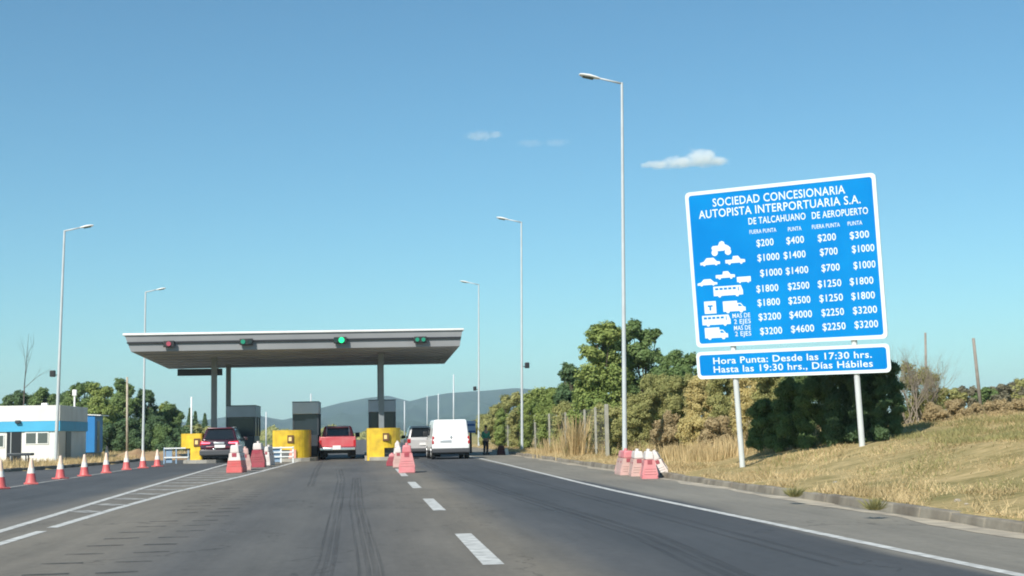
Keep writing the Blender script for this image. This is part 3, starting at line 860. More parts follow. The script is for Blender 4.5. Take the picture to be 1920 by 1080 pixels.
T(mb, 'SOCIEDAD CONCESIONARIA', (1337, 387), (1585, 363), .205, .02)
T(mb, 'AUTOPISTA INTERPORTUARIA S.A.', (1311, 410), (1614, 381), .205, .02)
T(mb, 'DE TALCAHUANO', (1404, 421), (1511, 411), .165, .024)
T(mb, 'DE AEROPUERTO', (1523, 411), (1628, 400), .165, .024)
for a, b, s in (((1406, 439), (1456, 434), 'FUERA PUNTA'), ((1478, 434), (1503, 431), 'PUNTA'), ((1523, 430), (1575, 424), 'FUERA PUNTA'), ((1590, 424), (1617, 420), 'PUNTA')):
    T(mb, s, a, b, .10, .012)
rows = [(('$200', 1419, 1451), ('$400', 1475, 1508), ('$200', 1534, 1568), ('$300', 1594, 1630), 462, 444),
        (('$1000', 1421, 1462), ('$1400', 1470, 1511), ('$700', 1538, 1571), ('$1000', 1598, 1640), 490, 470),
        (('$1000', 1426, 1467), ('$1400', 1474, 1516), ('$700', 1541, 1575), ('$1000', 1601, 1642), 519, 501),
        (('$1800', 1419, 1460), ('$2500', 1478, 1518), ('$1250', 1534, 1578), ('$1800', 1594, 1638), 548, 531),
        (('$1800', 1421, 1463), ('$2500', 1479, 1520), ('$1250', 1537, 1581), ('$1800', 1597, 1641), 574, 559),
        (('$3200', 1423, 1465), ('$4000', 1481, 1523), ('$2250', 1541, 1583), ('$3200', 1600, 1645), 601, 586),
        (('$3200', 1426, 1467), ('$4600', 1484, 1527), ('$2250', 1543, 1586), ('$3200', 1603, 1647), 628, 613)]
for r in rows:
    for s, a, b in r[:4]:
        f = lambda u: r[4] + (r[5] - r[4]) * (u - 1420) / 222
        T(mb, s, (a, f(a)), (b, f(b)), .172, .022)
for a, b, s in (((1374, 597), (1407, 594), 'MAS DE'), ((1377, 608), (1408, 605), '2 EJES'), ((1377, 620), (1408, 617), 'MAS DE'), ((1379, 631), (1409, 628), '2 EJES')):
    T(mb, s, a, b, .115, .012)
mb.build('lettering', 'sign_white', bd, recalc=False)
mb = MB()
T(mb, 'Hora Punta: Desde las 17:30 hrs.', (1338, 682), (1635, 671), .165, .022)
T(mb, 'Hasta las 19:30 hrs., Días Hábiles', (1339, 699), (1637, 687), .165, .022)
mb.build('lettering', 'sign_white', bl, recalc=False)
# vehicle symbols
CAR = [(0, .12), (.0, .42), (.18, .52), (.33, .95), (.68, .95), (.84, .5), (1, .42), (1, .12)]
UTE = [(0, .15), (0, .55), (.36, .55), (.40, .95), (.66, .95), (.78, .55), (1, .48), (1, .15)]
TRK = [(0, .12), (0, 1), (.64, 1), (.64, .80), (.80, .78), (.92, .48), (1, .44), (1, .12)]
BUS = [(0, .12), (0, 1), (.94, 1), (1, .55), (1, .12)]
VAN = [(0, .15), (0, .95), (1, .95), (1, .15)]
mb = MB()
def L2(cu, cv): return s2l(cu, cv)
def sym(poly, x0, y0, x1, y1, wheels=(.2, .8), holes=(), wr=.16):
    c = s2l((x0 + x1) / 2, (y0 + y1) / 2); w = s2l(x1, y0)[0] - s2l(x0, y0)[0]; h = abs(s2l(x0, y1)[1] - s2l(x0, y0)[1])
    X = lambda a: c[0] - w / 2 + a * w; Z = lambda b: c[1] - h / 2 + b * h
    mb.poly([(X(a), -.009, Z(b)) for a, b in poly])
    for a in wheels:
        r = wr * h
        mb.poly([(X(a) + r * math.cos(t), -.0095, Z(.13) + r * math.sin(t)) for t in np.linspace(0, 2 * math.pi, 13)[:-1]])
    return X, Z
hole = []
def win(XZ, quads):
    X, Z = XZ
    for q in quads: hole.append([(X(a), -.0105, Z(b)) for a, b in q])
rect = lambda a, b, c, d: [(a, b), (c, b), (c, d), (a, d)]
# motorcycle
xz = sym([(.10, .22), (.02, .52), (.10, .66), (.36, .66), (.44, .92), (.56, 1.0), (.66, .92), (.70, .72), (.86, .60), (.98, .40), (.92, .22), (.72, .30), (.62, .24), (.40, .24)], 1333, 452, 1371, 476, (.17, .83), wr=.26)
sym(CAR, 1313, 483, 1350, 498); sym(UTE, 1360, 479, 1397, 495)
sym(UTE, 1342, 508, 1378, 523); sym(CAR, 1308, 523, 1345, 536); sym(VAN, 1382, 518, 1408, 530)
win(sym(BUS, 1338, 536, 1393, 556), [rect(.06 + .15 * k, .66, .17 + .15 * k, .86) for k in range(5)] + [rect(.84, .5, .87, .86)])
xz = sym([(.0, .0), (0, 1), (1, 1), (1, 0)], 1321, 565, 1343, 588, ())
win(xz, [rect(.28, .55, .72, .68), rect(.42, .25, .58, .55)])
win(sym(TRK, 1356, 564, 1398, 586), [[(.68, .52), (.68, .72), (.78, .7), (.86, .52)]])
win(sym(BUS, 1317, 591, 1370, 611), [rect(.06 + .15 * k, .66, .17 + .15 * k, .86) for k in range(5)] + [rect(.84, .5, .87, .86)])
win(sym(TRK, 1322, 614, 1365, 636), [[(.68, .52), (.68, .72), (.78, .7), (.86, .52)]])
mb.build('pictograms', 'sign_white', bd, recalc=False)
mb = MB()
for q in hole: mb.poly(q)
mb.build('pictogram_window', 'sign_blue', bd, recalc=False)
# posts and cross rails
for (ut, vt), (ub, vb) in (((1379, 715), (1388, 870)), ((1604, 704), (1615, 832))):
    x0, z0 = s2l(ub, vb); x1, z1 = s2l(ut, vt); x = (x0 + x1) / 2
    base = sc + Rs @ Vector((x, .09, z0)); zb = z0
    for it in range(30):
        p = sc + Rs @ Vector((x, .09, zb)); dz = float(H(p.x, p.y)) - .15 - p.z
        if abs(dz) < .005: break
        zb += dz * .8
    mb = MB(); mb.tube((x, .09, zb), (x, .09, SH / 2 - .25), .068, n=14); mb.build('post', 'post_white', sg)
mb = MB()
for z in (SH / 2 - .4, .3, zc + .2, zl - .12, -SH / 2 + .12): mb.box(-HW + .2, HW - .2, .036, .085, z - .03, z + .03)
mb.build('back_rail', 'sign_back', sg)

# ------------------------------------------------------------------ vehicles (local +Y is forward, rear face at y = 0)
def wheel(t, x, y, r, w, s):
    mb = MB(); mb.lathe([(r * .62, -w / 2), (r * .93, -w / 2), (r, -w / 2 + .03), (r, w / 2 - .03), (r * .93, w / 2), (r * .62, w / 2)], 24, (0, 0, 0), axis='X')
    wh = thing('wheel', None, None, (x, y, r)); wh.parent = t
    o = mb.build('tyre', 'rubber', wh)
    mb = MB(); mb.lathe([(r * .64, -w / 2 + .02), (r * .64, w / 2 - .02)], 20, axis='X'); mb.lathe([(r * .2, s * (w / 2 - .02) - .01), (r * .16, s * (w / 2 - .02) + .02)], 12, axis='X')
    for k in range(5):
        a = 2 * math.pi * k / 5; mb.tube((s * (w / 2 - .01), 0, 0), (s * (w / 2 - .01), r * .6 * math.cos(a), r * .6 * math.sin(a)), .035, n=6)
    mb.build('rim', 'silver', wh)

def slab(c8, bev=.05, seg=3): return c8
def frustum(mb, w0, w1, y0, y1, y0t, y1t, z0, z1, bev, seg=3, mi=0):
    mb.hexa([(-w0, y0, z0), (w0, y0, z0), (w0, y1, z0), (-w0, y1, z0), (-w1, y0t, z1), (w1, y0t, z1), (w1, y1t, z1), (-w1, y1t, z1)], bev, seg, mi)

def pane(name, pts, parent, m='glass_dark', th=.014):
    """thin pane with a little thickness, outward by th"""
    P_ = [Vector(p) for p in pts]; n = (P_[1] - P_[0]).cross(P_[-1] - P_[0]).normalized()
    mb = MB(); A = [mb.bm.verts.new(p) for p in P_]; B = [mb.bm.verts.new(p + n * th) for p in P_]
    mb.bm.faces.new(A[::-1]); mb.bm.faces.new(B); k = len(P_)
    for i in range(k): mb.bm.faces.new([A[i], A[(i + 1) % k], B[(i + 1) % k], B[i]])
    return mb.build(name, m, parent)

def van(loc, rz):
    t = thing('white_van', 'white panel van with plain rear doors waiting in the right lane', 'van', loc, rz)
    mb = MB()
    frustum(mb, .88, .90, .02, 4.25, .0, 4.2, .36, .98, .07)
    frustum(mb, .885, .765, .015, 3.45, .14, 2.75, .93, 1.86, .10, 4)
    mb.build('body', 'van_white', t)
    mb = MB(); mb.box(-.9, .9, -.09, .30, .30, .52, .05); mb.build('rear_bumper', 'bumper_grey', t)
    mb = MB(); mb.box(-.76, .76, .1, 4.0, .22, .38); mb.build('underbody', 'black_plastic', t)
    mb = MB(); mb.box(-.006, .006, .0, .05, .56, 1.0); mb.hexa([(-.006, .01, 1.0), (.006, .01, 1.0), (.006, .06, 1.0), (-.006, .06, 1.0), (-.006, .11, 1.72), (.006, .11, 1.72), (.006, .18, 1.72), (-.006, .18, 1.72)]); mb.build('door_seam', 'silver', t)
    mb = MB(); mb.box(-.50, .02, -.012, .03, .79, .90, .01); mb.build('number_plate_recess', 'silver', t)
    mb = MB(); mb.box(-.035, .035, -.02, .03, .98, 1.12, .015); mb.build('door_handle', 'silver', t)
    for s in (-1, 1):
        mb = MB(); mb.hexa([(s * .80, -.006, .72), (s * .895, -.006, .72), (s * .895, .10, .72), (s * .80, .10, .72), (s * .78, .02, 1.08), (s * .872, .02, 1.08), (s * .872, .12, 1.08), (s * .78, .12, 1.08)], .015); mb.build('tail_lamp', 'lamp_red', t)
        wheel(t, s * .80, .62, .31, .20, s); wheel(t, s * .80, 3.35, .31, .20, s)
        pane('side_window', [(s * .855, 1.9, 1.12), (s * .855, 2.95, 1.12), (s * .795, 2.62, 1.62), (s * .795, 1.9, 1.62)][::s], t)
        mb = MB(); mb.box(s * .90 + (0 if s > 0 else -.2), s * .90 + (.2 if s > 0 else 0), 2.85, 2.98, 1.08, 1.32, .03); mb.build('wing_mirror', 'black_plastic', t)
    pane('windscreen', [(.74, 3.36, 1.02), (-.74, 3.36, 1.02), (-.68, 2.86, 1.74), (.68, 2.86, 1.74)], t)
    return t
g = gr(846, 861); vn = van((g.x, g.y, 0), R(1.5))

def suv(loc, rz):
    t = thing('dark_car', 'dark maroon black estate car with brake lamps glowing in the left lane', 'car', loc, rz)
    mb = MB()
    frustum(mb, .90, .92, .04, 4.45, .0, 4.4, .40, .66, .06)
    frustum(mb, .925, .875, .0, 4.4, .05, 4.25, .64, 1.08, .09, 4)
    frustum(mb, .865, .66, .06, 3.35, .48, 2.6, 1.04, 1.66, .10, 4)
    mb.build('body', 'suv_paint', t)
    mb = MB(); mb.box(-.93, .93, -.09, .24, .36, .62, .05); mb.build('rear_bumper', 'bumper_grey', t)
    mb = MB(); mb.box(-.78, .78, .1, 4.1, .24, .42); mb.build('underbody', 'black_plastic', t)
    pane('rear_window', [(-.70, .085, 1.12), (.70, .085, 1.12), (.56, .43, 1.58), (-.56, .43, 1.58)], t, 'glass_dark', .02)
    mb = MB(); mb.hexa([(-.60, .36, 1.63), (.60, .36, 1.63), (.60, .6, 1.66), (-.60, .6, 1.66), (-.58, .36, 1.675), (.58, .36, 1.675), (.58, .6, 1.70), (-.58, .6, 1.70)], .015); mb.build('spoiler', 'suv_maroon', t)
    mb = MB(); mb.box(-.62, .62, -.022, .06, .70, .80, .02); mb.build('tailgate_trim', 'suv_maroon', t)
    mb = MB(); mb.box(-.26, .24, -.03, .06, .90, .99, .015); mb.build('boot_handle', 'silver', t)
    mb = MB(); mb.box(-.22, .28, -.035, .06, .72, .86, .008); mb.build('number_plate', 'plate_white', t)
    for s in (-1, 1):
        mb = MB(); mb.hexa([(s * .46, -.012, .90), (s * .925, .04, .82), (s * .925, .22, .82), (s * .46, .10, .90), (s * .46, .0, 1.0), (s * .90, .06, 1.06), (s * .90, .24, 1.06), (s * .46, .11, 1.0)], .012); lm = mb.build('tail_lamp', 'lamp_red', t)
        mb = MB(); mb.hexa([(s * .44, -.03, .925), (s * .86, .0, .925), (s * .86, .03, .925), (s * .44, .02, .925), (s * .44, -.03, .975), (s * .86, .0, .985), (s * .86, .03, .985), (s * .44, .02, .975)], .006); mb.build('brake_light', 'lamp_lit', lm)
        wheel(t, s * .80, .78, .35, .23, s); wheel(t, s * .80, 3.5, .35, .23, s)
        pane('side_window', [(s * .845, .75, 1.12), (s * .845, 2.75, 1.12), (s * .70, 2.5, 1.56), (s * .70, .85, 1.56)][::s], t)
        mb = MB(); mb.box(s * .90 + (0 if s > 0 else -.22), s * .90 + (.22 if s > 0 else 0), 2.75, 2.9, 1.04, 1.22, .04); mb.build('wing_mirror', 'suv_paint', t)
        mb = MB(); mb.tube((s * .60, .75, 1.69), (s * .60, 2.4, 1.70), .022, n=6); mb.build('roof_rail', 'silver', t)
    mb = MB(); mb.box(-.30, -.18, -.02, .06, .62, .68, .01); mb.build('reflector', 'chrome', t)
    pane('windscreen', [(.76, 3.28, 1.12), (-.76, 3.28, 1.12), (-.6, 2.72, 1.6), (.6, 2.72, 1.6)], t)
    return t
g = gr(411, 868); suv((g.x, g.y, 0), R(0.5))

def pickup(loc, rz):
    t = thing('red_pickup', 'faded red pickup truck with white bumper at the middle toll booth', 'pickup', loc, rz)
    mb = MB()
    mb.box(-.86, .86, .0, .06, .62, 1.14, .03); mb.build('tailgate', 'pickup_red', t)
    mb = MB()
    for s in (-1, 1): mb.hexa([(s * .86, .01, .56), (s * .93, .01, .62), (s * .93, 2.1, .62), (s * .86, 2.1, .56), (s * .84, .01, 1.16), (s * .90, .01, 1.16), (s * .90, 2.1, 1.16), (s * .84, 2.1, 1.16)], .025)
    mb.box(-.85, .85, .05, 2.1, .60, .68)
    mb.build('load_bed', 'pickup_red', t)
    mb = MB()
    frustum(mb, .92, .90, 2.08, 4.9, 2.08, 4.85, .48, 1.12, .06)
    frustum(mb, .85, .68, 2.1, 4.0, 2.3, 3.6, 1.08, 1.70, .09, 4)
    mb.build('cab', 'pickup_red', t)
    pane('rear_window', [(-.68, 2.135, 1.18), (.68, 2.135, 1.18), (.58, 2.262, 1.58), (-.58, 2.262, 1.58)], t, 'glass_dark', .02)
    mb = MB(); mb.box(-.90, .90, -.16, -.02, .46, .60, .03); bp_ = mb.build('rear_bumper', 'chrome', t)
    mb = MB(); mb.box(-.24, .16, -.185, -.14, .50, .70, .008); mb.build('number_plate', 'plate_white', bp_)
    mb = MB(); mb.box(-.60, .60, .1, 4.6, .30, .62); mb.build('chassis', 'black_plastic', t)
    for s in (-1, 1):
        mb = MB(); mb.box(min(s * .80, s * .925), max(s * .80, s * .925), -.02, .06, .66, .98, .015); mb.build('tail_lamp', 'lamp_red', t)
        wheel(t, s * .78, .98, .37, .25, s); wheel(t, s * .78, 4.0, .37, .25, s)
        pane('side_window', [(s * .835, 2.5, 1.16), (s * .835, 3.75, 1.16), (s * .71, 3.5, 1.58), (s * .71, 2.55, 1.58)][::s], t)
        mb = MB(); mb.box(s * .90 + (0 if s > 0 else -.24), s * .90 + (.24 if s > 0 else 0), 3.55, 3.68, 1.1, 1.34, .03); mb.build('wing_mirror', 'black_plastic', t)
        mb = MB(); mb.box(min(s * .5, s * .88), max(s * .5, s * .88), .65, .75, .12, .46); mb.build('mud_flap', 'black_plastic', t)
    mb = MB(); mb.tube((-.62, 2.05, 1.16), (-.56, 2.05, 1.66), .03, n=8); mb.tube((.62, 2.05, 1.16), (.56, 2.05, 1.66), .03, n=8); mb.tube((-.56, 2.05, 1.66), (.56, 2.05, 1.66), .03, n=8); mb.build('roll_bar', 'silver', t)
    pane('windscreen', [(.74, 3.94, 1.16), (-.74, 3.94, 1.16), (-.6, 3.66, 1.62), (.6, 3.66, 1.62)], t)
    return t
g = gr(633, 861.5); pickup((g.x, g.y, 0), R(0.5))

def hatch(loc, rz):
    t = thing('white_car', 'white car with a dark rear window queuing ahead of the white van', 'car', loc, rz)
    mb = MB()
    frustum(mb, .87, .88, .03, 4.1, .0, 4.05, .34, .98, .08, 4)
    frustum(mb, .84, .68, .05, 3.2, .36, 2.5, .94, 1.62, .09, 4)
    mb.build('body', 'car_white', t)
    mb = MB(); mb.box(-.88, .88, -.07, .2, .30, .48, .04); mb.build('rear_bumper', 'bumper_grey', t)
    mb = MB(); mb.box(-.74, .74, .1, 3.9, .20, .36); mb.build('underbody', 'black_plastic', t)
    pane('rear_window', [(-.70, .085, 1.05), (.70, .085, 1.05), (.60, .325, 1.52), (-.60, .325, 1.52)], t, 'glass_dark', .02)
    mb = MB(); mb.box(-.25, .25, -.02, .06, .62, .74, .008); mb.build('number_plate', 'plate_white', t)
    for s in (-1, 1):
        mb = MB(); mb.box(min(s * .70, s * .878), max(s * .70, s * .878), -.01, .12, .74, .96, .02); mb.build('tail_lamp', 'lamp_red', t)
        wheel(t, s * .77, .7, .31, .2, s); wheel(t, s * .77, 3.25, .31, .2, s)
        pane('side_window', [(s * .825, .6, 1.04), (s * .825, 2.65, 1.04), (s * .705, 2.4, 1.52), (s * .705, .7, 1.52)][::s], t)
        mb = MB(); mb.box(s * .86 + (0 if s > 0 else -.2), s * .86 + (.2 if s > 0 else 0), 2.5, 2.64, .98, 1.14, .03); mb.build('wing_mirror', 'black_plastic', t)
    pane('windscreen', [(.72, 3.13, 1.04), (-.72, 3.13, 1.04), (-.6, 2.64, 1.54), (.6, 2.64, 1.54)], t)
    return t
g = gr(796, 857.5); hatch((g.x, g.y, 0), R(1))

# ------------------------------------------------------------------ person by the right lane
def skin_mesh(name, verts, edges, radii, m, parent, sub=2, root=0):
    me = bpy.data.meshes.new('tmp'); me.from_pydata(verts, edges, [])
    ob = bpy.data.objects.new('tmp', me); COL.objects.link(ob)
    sk_ = ob.modifiers.new('s', 'SKIN'); sk_.use_smooth_shade = True
    for i, d in enumerate(me.skin_vertices[0].data):
        r = radii[i]; d.radius = r if isinstance(r, tuple) else (r, r); d.use_root = (i == root)
    sb = ob.modifiers.new('u', 'SUBSURF'); sb.levels = sub; sb.render_levels = sub
    dg = bpy.context.evaluated_depsgraph_get(); out = bpy.data.meshes.new_from_object(ob.evaluated_get(dg))
    bpy.data.objects.remove(ob); bpy.data.meshes.remove(me)
    out.name = name; out.materials.clear(); out.materials.append(M[m])
    for p in out.polygons: p.use_smooth = True
    return link(name, out, parent)
def chain(V, E, Rr, start, pts):
    k = start
    for p, r in pts: V.append(p); Rr.append(r); E.append((k, len(V) - 1)); k = len(V) - 1
    return k
def person(loc, rz):
    t = thing('person', 'person in a green jacket, dark trousers and dark cap standing by the road', 'person', loc, rz)
    V = [(0, 0, .93)]; E = []; Rr = [(.155, .11)]
    ch = chain(V, E, Rr, 0, [((0, 0, 1.12), (.14, .10)), ((0, .02, 1.34), (.17, .115)), ((0, .02, 1.46), (.10, .08))])
    nk = chain(V, E, Rr, ch, [((0, .03, 1.55), (.055, .055)), ((0, .05, 1.63), (.075, .09)), ((0, .05, 1.73), (.072, .088))])
    for s in (-1, 1):
        k = chain(V, E, Rr, ch - 1, [((s * .20, .02, 1.41), .06), ((s * .25, .0, 1.13), .043), ((s * .20, .17, .98), .034), ((s * .17, .26, .97), (.04, .022))])
        for f in range(4): chain(V, E, Rr, k, [((s * (.19 - .022 * f), .33, .965), .010), ((s * (.188 - .022 * f), .365, .94 - .004 * f), .009)])
        chain(V, E, Rr, k, [((s * .135, .285, .985), .011), ((s * .12, .32, .975), .010)])
        chain(V, E, Rr, 0, [((s * .09, .0, .86), .095), ((s * .10, .03, .48), .065), ((s * .11, -.02, .09), .045), ((s * .12, .12, .035), (.045, .032))])
    skin_mesh('body', V, E, Rr, 'skin', t)
    # face
    mb = MB()
    mb.hexa([(-.014, .135, 1.63), (.014, .135, 1.63), (.014, .10, 1.63), (-.014, .10, 1.63), (-.008, .13, 1.68), (.008, .13, 1.68), (.008, .10, 1.68), (-.008, .10, 1.68)], .004); mb.build('nose', 'skin', t)
    mb = MB()
    for s in (-1, 1): mb.box(s * .03 - .012, s * .03 + .012, .128, .138, 1.685, 1.695)
    mb.build('eyes', 'shoe', t)
    mb = MB(); mb.box(-.025, .025, .124, .136, 1.60, 1.607); mb.build('mouth', 'plate_brown', t)
    mb = MB()
    for s in (-1, 1): mb.box(s * .078 - .01, s * .078 + .01, .03, .065, 1.645, 1.70, .006)
    mb.build('ear', 'skin', t)
    mb = MB(); mb.lathe([(.088, 1.70), (.092, 1.74), (.082, 1.79), (.05, 1.822), (.01, 1.83)], 18, (0, .045, 0)); mb.hexa([(-.075, .10, 1.715), (.075, .10, 1.715), (.075, .0, 1.73), (-.075, .0, 1.73), (-.06, .21, 1.722), (.06, .21, 1.722), (.075, .05, 1.742), (-.075, .05, 1.742)], .004); mb.build('cap', 'cap_dark', t)
    # jacket
    V = [(0, 0, .98)]; E = []; Rr = [(.175, .13)]
    ch = chain(V, E, Rr, 0, [((0, .0, 1.14), (.165, .122)), ((0, .02, 1.34), (.192, .132)), ((0, .025, 1.475), (.10, .085))])
    for s in (-1, 1): chain(V, E, Rr, ch - 1, [((s * .205, .02, 1.405), .075), ((s * .258, .0, 1.13), .060), ((s * .205, .16, .985), .048)])
    skin_mesh('jacket', V, E, Rr, 'shirt_green', t)
    V = [(0, 0, .94)]; E = []; Rr = [(.165, .122)]
    for s in (-1, 1): chain(V, E, Rr, 0, [((s * .09, .0, .84), .112), ((s * .10, .03, .48), .082), ((s * .11, -.02, .11), .065)])
    skin_mesh('trousers', V, E, Rr, 'trouser_navy', t)
    for s in (-1, 1):
        mb = MB(); mb.hexa([(s * .115 - .062, -.10, 0), (s * .115 + .062, -.10, 0), (s * .125 + .066, .22, 0), (s * .125 - .066, .22, 0),
                            (s * .115 - .058, -.085, .13), (s * .115 + .058, -.085, .13), (s * .125 + .06, .19, .085), (s * .125 - .06, .19, .085)], .02); mb.build('shoe', 'shoe', t)
    return t
g = at(911, 853, 76)
pp = person((g.x, g.y, max(0, float(H(g.x, g.y)))), R(205)); pp.scale = (.90, .90, .88)
g = at(940, 852, 74); zb = float(H(g.x, g.y))
t = thing('backpack', 'dark red backpack slumped on the verge beside the person in green', 'backpack', (g.x, g.y, zb), R(10))
mb = MB(); mb.hexa([(-.26, -.14, 0), (.26, -.14, 0), (.26, .16, 0), (-.26, .16, 0), (-.15, -.08, .56), (.15, -.08, .56), (.15, .12, .56), (-.15, .12, .56)], .08, 4); mb.build('body', 'bag_red', t)
mb = MB(); mb.hexa([(-.18, -.22, .04), (.18, -.22, .04), (.18, -.12, .04), (-.18, -.12, .04), (-.15, -.19, .28), (.15, -.19, .28), (.15, -.1, .28), (-.15, -.1, .28)], .04, 3); mb.build('pocket', 'bag_red', t)
mb = MB(); mb.tube((-.06, .02, .55), (-.04, .02, .63), .014, n=6); mb.tube((-.04, .02, .63), (.04, .02, .63), .014, n=6); mb.tube((.04, .02, .63), (.06, .02, .55), .014, n=6); mb.build('handle', 'black_plastic', t)
t = thing('white_bag', 'small white bag leaning against the dark red backpack', 'bag', (g.x + .30, g.y - .02, float(H(g.x + .3, g.y)) + .0), R(-8))
mb = MB(); mb.hexa([(-.13, -.08, 0), (.13, -.08, 0), (.13, .1, 0), (-.13, .1, 0), (-.16, -.05, .36), (.06, -.05, .40), (.06, .06, .40), (-.16, .06, .36)], .035, 3); mb.build('body', 'bag_white', t)
mb = MB(); mb.tube((-.1, 0, .37), (-.05, 0, .45), .01, n=6); mb.tube((-.05, 0, .45), (.02, 0, .40), .01, n=6); mb.build('handle', 'bag_white', t)
g = at(883, 850, 82); zb = 0.0
t = thing('information_sign', 'small blue and pale sign on a dark post right of the white van', 'sign', (g.x, g.y, zb))
mb = MB(); mb.tube((0, 0, 0), (0, 0, 1.3), .065, n=10); mb.build('post', 'black_plastic', t)
mb = MB(); mb.box(-.42, .30, -.05, .0, 1.20, 1.92, .02); pn = mb.build('panel', 'info_pale', t)
mb = MB(); mb.box(-.36, .27, -.062, -.047, 1.62, 1.74); mb.build('blue_band', 'info_blue', pn)
mb = MB(); mb.box(-.36, .27, -.062, -.047, 1.24, 1.34); mb.build('blue_band', 'info_blue', pn)

# ------------------------------------------------------------------ hut, cabin and bits on the left verge
c = gr(109, 866, .12)
hx, hy = c.x, c.y; hz = float(H(hx - 1, hy + .5)) - .02
hut = thing('site_office', 'flat roofed white hut with a light blue band and dark doorway', 'hut', (hx, hy, hz))
HH = 2.90; HWd = 9.0; HD = 7.0
mb = MB(); mb.box(-HWd, 0, 0, HD, 0, HH - .05, .015); mb.build('wall', 'hut_white', hut)
mb = MB(); mb.box(-HWd - .06, .06, -.06, HD + .06, HH - .80, HH, .02); mb.build('parapet', 'hut_white', hut)
mb = MB(); mb.box(-HWd - .075, .075, -.075, HD + .075, HH - 1.32, HH - .805, .01); mb.build('blue_band', 'hut_blue', hut)
def hut_window(x0, x1, z0, z1):
    mb = MB(); mb.box(x0 - .06, x1 + .06, -.035, .02, z0 - .06, z1 + .06, .01); w = mb.build('window', 'white_paint', hut)
    xm = (x0 + x1) / 2
    for a, b in ((x0, xm - .05), (xm + .05, x1)):
        mb = MB(); mb.box(a, b, -.046, -.034, z0, z1); mb.build('pane', 'glass_hut', w)
dm('glass_hut', (.10, .12, .12), .12)
dm('hut_dark', (.02, .022, .028), .3)
hut_window(-1.60, -.54, .98, 1.50)
hut_window(-3.65, -2.72, .85, 1.40)
mb = MB(); mb.box(-2.55, -1.84, -.04, .02, .02, 1.58, .01); d = mb.build('doorway', 'hut_dark', hut)
mb = MB(); mb.box(-2.36, -2.32, -.055, -.038, .04, 1.56); mb.build('door_frame', 'silver', d)
mb = MB(); mb.box(-2.12, -1.86, -.24, -.076, HH - .90, HH - .74, .03); mb.build('wall_lamp', 'booth_dark', hut)
mb = MB(); mb.box(-.02, .035, 1.7, 2.9, .02, HH - 1.34, .008); mb.build('side_door', 'booth_dark', hut)
mb = MB(); mb.box(-1.25, -.95, 1.6, 1.9, HH - .01, HH + .16, .02); mb.build('roof_vent', 'white_paint', hut)
mb = MB(); mb.tube((.35 - .6, 5.0, HH - .02), (.35 - .6, 5.0, HH + .85), .05, n=8); mb.box(-.36, -.14, 4.9, 5.1, HH + .62, HH + .95, .03); mb.build('roof_mast', 'white_paint', hut)

c = at(148, 862, 82)
cb = thing('blue_cabin', 'bright blue site cabin with pale sloping roof edge beside the white hut', 'cabin', (c.x, c.y, float(H(c.x, c.y)) - .02), R(0))
mb = MB(); mb.box(0, .90, 0, 2.5, .32, 2.58, .02); mb.build('wall', 'cabin_blue', cb)
mb = MB(); mb.box(-.0, .86, .06, 2.44, 0, .32); mb.build('plinth', 'booth_dark', cb)
mb = MB(); mb.hexa([(-.05, -.08, 2.57), (1.25, -.08, 2.50), (1.25, 2.6, 2.50), (-.05, 2.6, 2.57), (-.05, -.08, 2.63), (1.25, -.08, 2.56), (1.25, 2.6, 2.56), (-.05, 2.6, 2.63)]); mb.build('roof', 'white_paint', cb)
mb = MB(); mb.box(.89, .92, .6, 1.5, .36, 2.2, .006); d = mb.build('door', 'hut_dark', cb)
mb = MB(); mb.box(.915, .95, .68, .74, 1.1, 1.3, .008); mb.build('handle', 'silver', d)
c = at(38, 869, 63)
tb = thing('steel_table', 'low dark steel table on thin legs in front of the hut doorway', 'table', (c.x, c.y, float(H(c.x, c.y))))
mb = MB(); mb.box(-.55, .55, -.30, .30, .44, .56, .02); mb.build('table_top', 'booth_dark', tb)
for sx in (-1, 1):
    for sy in (-1, 1):
        mb = MB(); mb.box(sx * .30 - .025, sx * .30 + .025, sy * .24 - .025, sy * .24 + .025, -.05, .44); mb.build('leg', 'booth_dark', tb)
# dirt heap under the trees
c = gr(262, 866, .12); c.y += 12; c.x -= 1.4
def heap(x, y):
    r = np.hypot((x - c.x) / 2.6, (y - c.y) / 2.0); return H(x, y) - .05 + .55 * np.clip(1 - r * r, -.05, 1) * (1 + .18 * np.sin(x * 4.1) * np.cos(y * 3.3))
o = grid_mesh('dirt_mound', np.linspace(c.x - 2.7, c.x + 2.7, 30), np.linspace(c.y - 2.1, c.y + 2.1, 24), heap, M['dirt'])
tag(o, 'brown heap of dirt beneath the trees behind the cones', 'dirt mound', kind='structure')
# ------------------------------------------------------------------ plants
def leaf_mesh(name, P, Nn, size, m, parent=None, ar=.62, jitter=.9, upright=0.0):
    n = len(P)
    d = Nn + nrs.normal(0, jitter, (n, 3)); d /= np.linalg.norm(d, axis=1, keepdims=True) + 1e-9
    a = np.cross(d, nrs.normal(0, 1, (n, 3))); a /= np.linalg.norm(a, axis=1, keepdims=True) + 1e-9
    if upright:
        a = a * (1 - upright) + np.array([0, 0, upright]); a /= np.linalg.norm(a, axis=1, keepdims=True)
    b = np.cross(d, a); b /= np.linalg.norm(b, axis=1, keepdims=True) + 1e-9
    s = size * nrs.uniform(.6, 1.35, (n, 1))
    V = np.empty((n, 4, 3))
    V[:, 0] = P - a * s * .5; V[:, 1] = P + b * s * ar * .5; V[:, 2] = P + a * s * .5; V[:, 3] = P - b * s * ar * .5
    V[:, 1] += d * s * .10; V[:, 3] += d * s * .10
    F = np.arange(n * 4).reshape(n, 4)
    return np_mesh(name, V.reshape(-1, 3), F, m, parent)

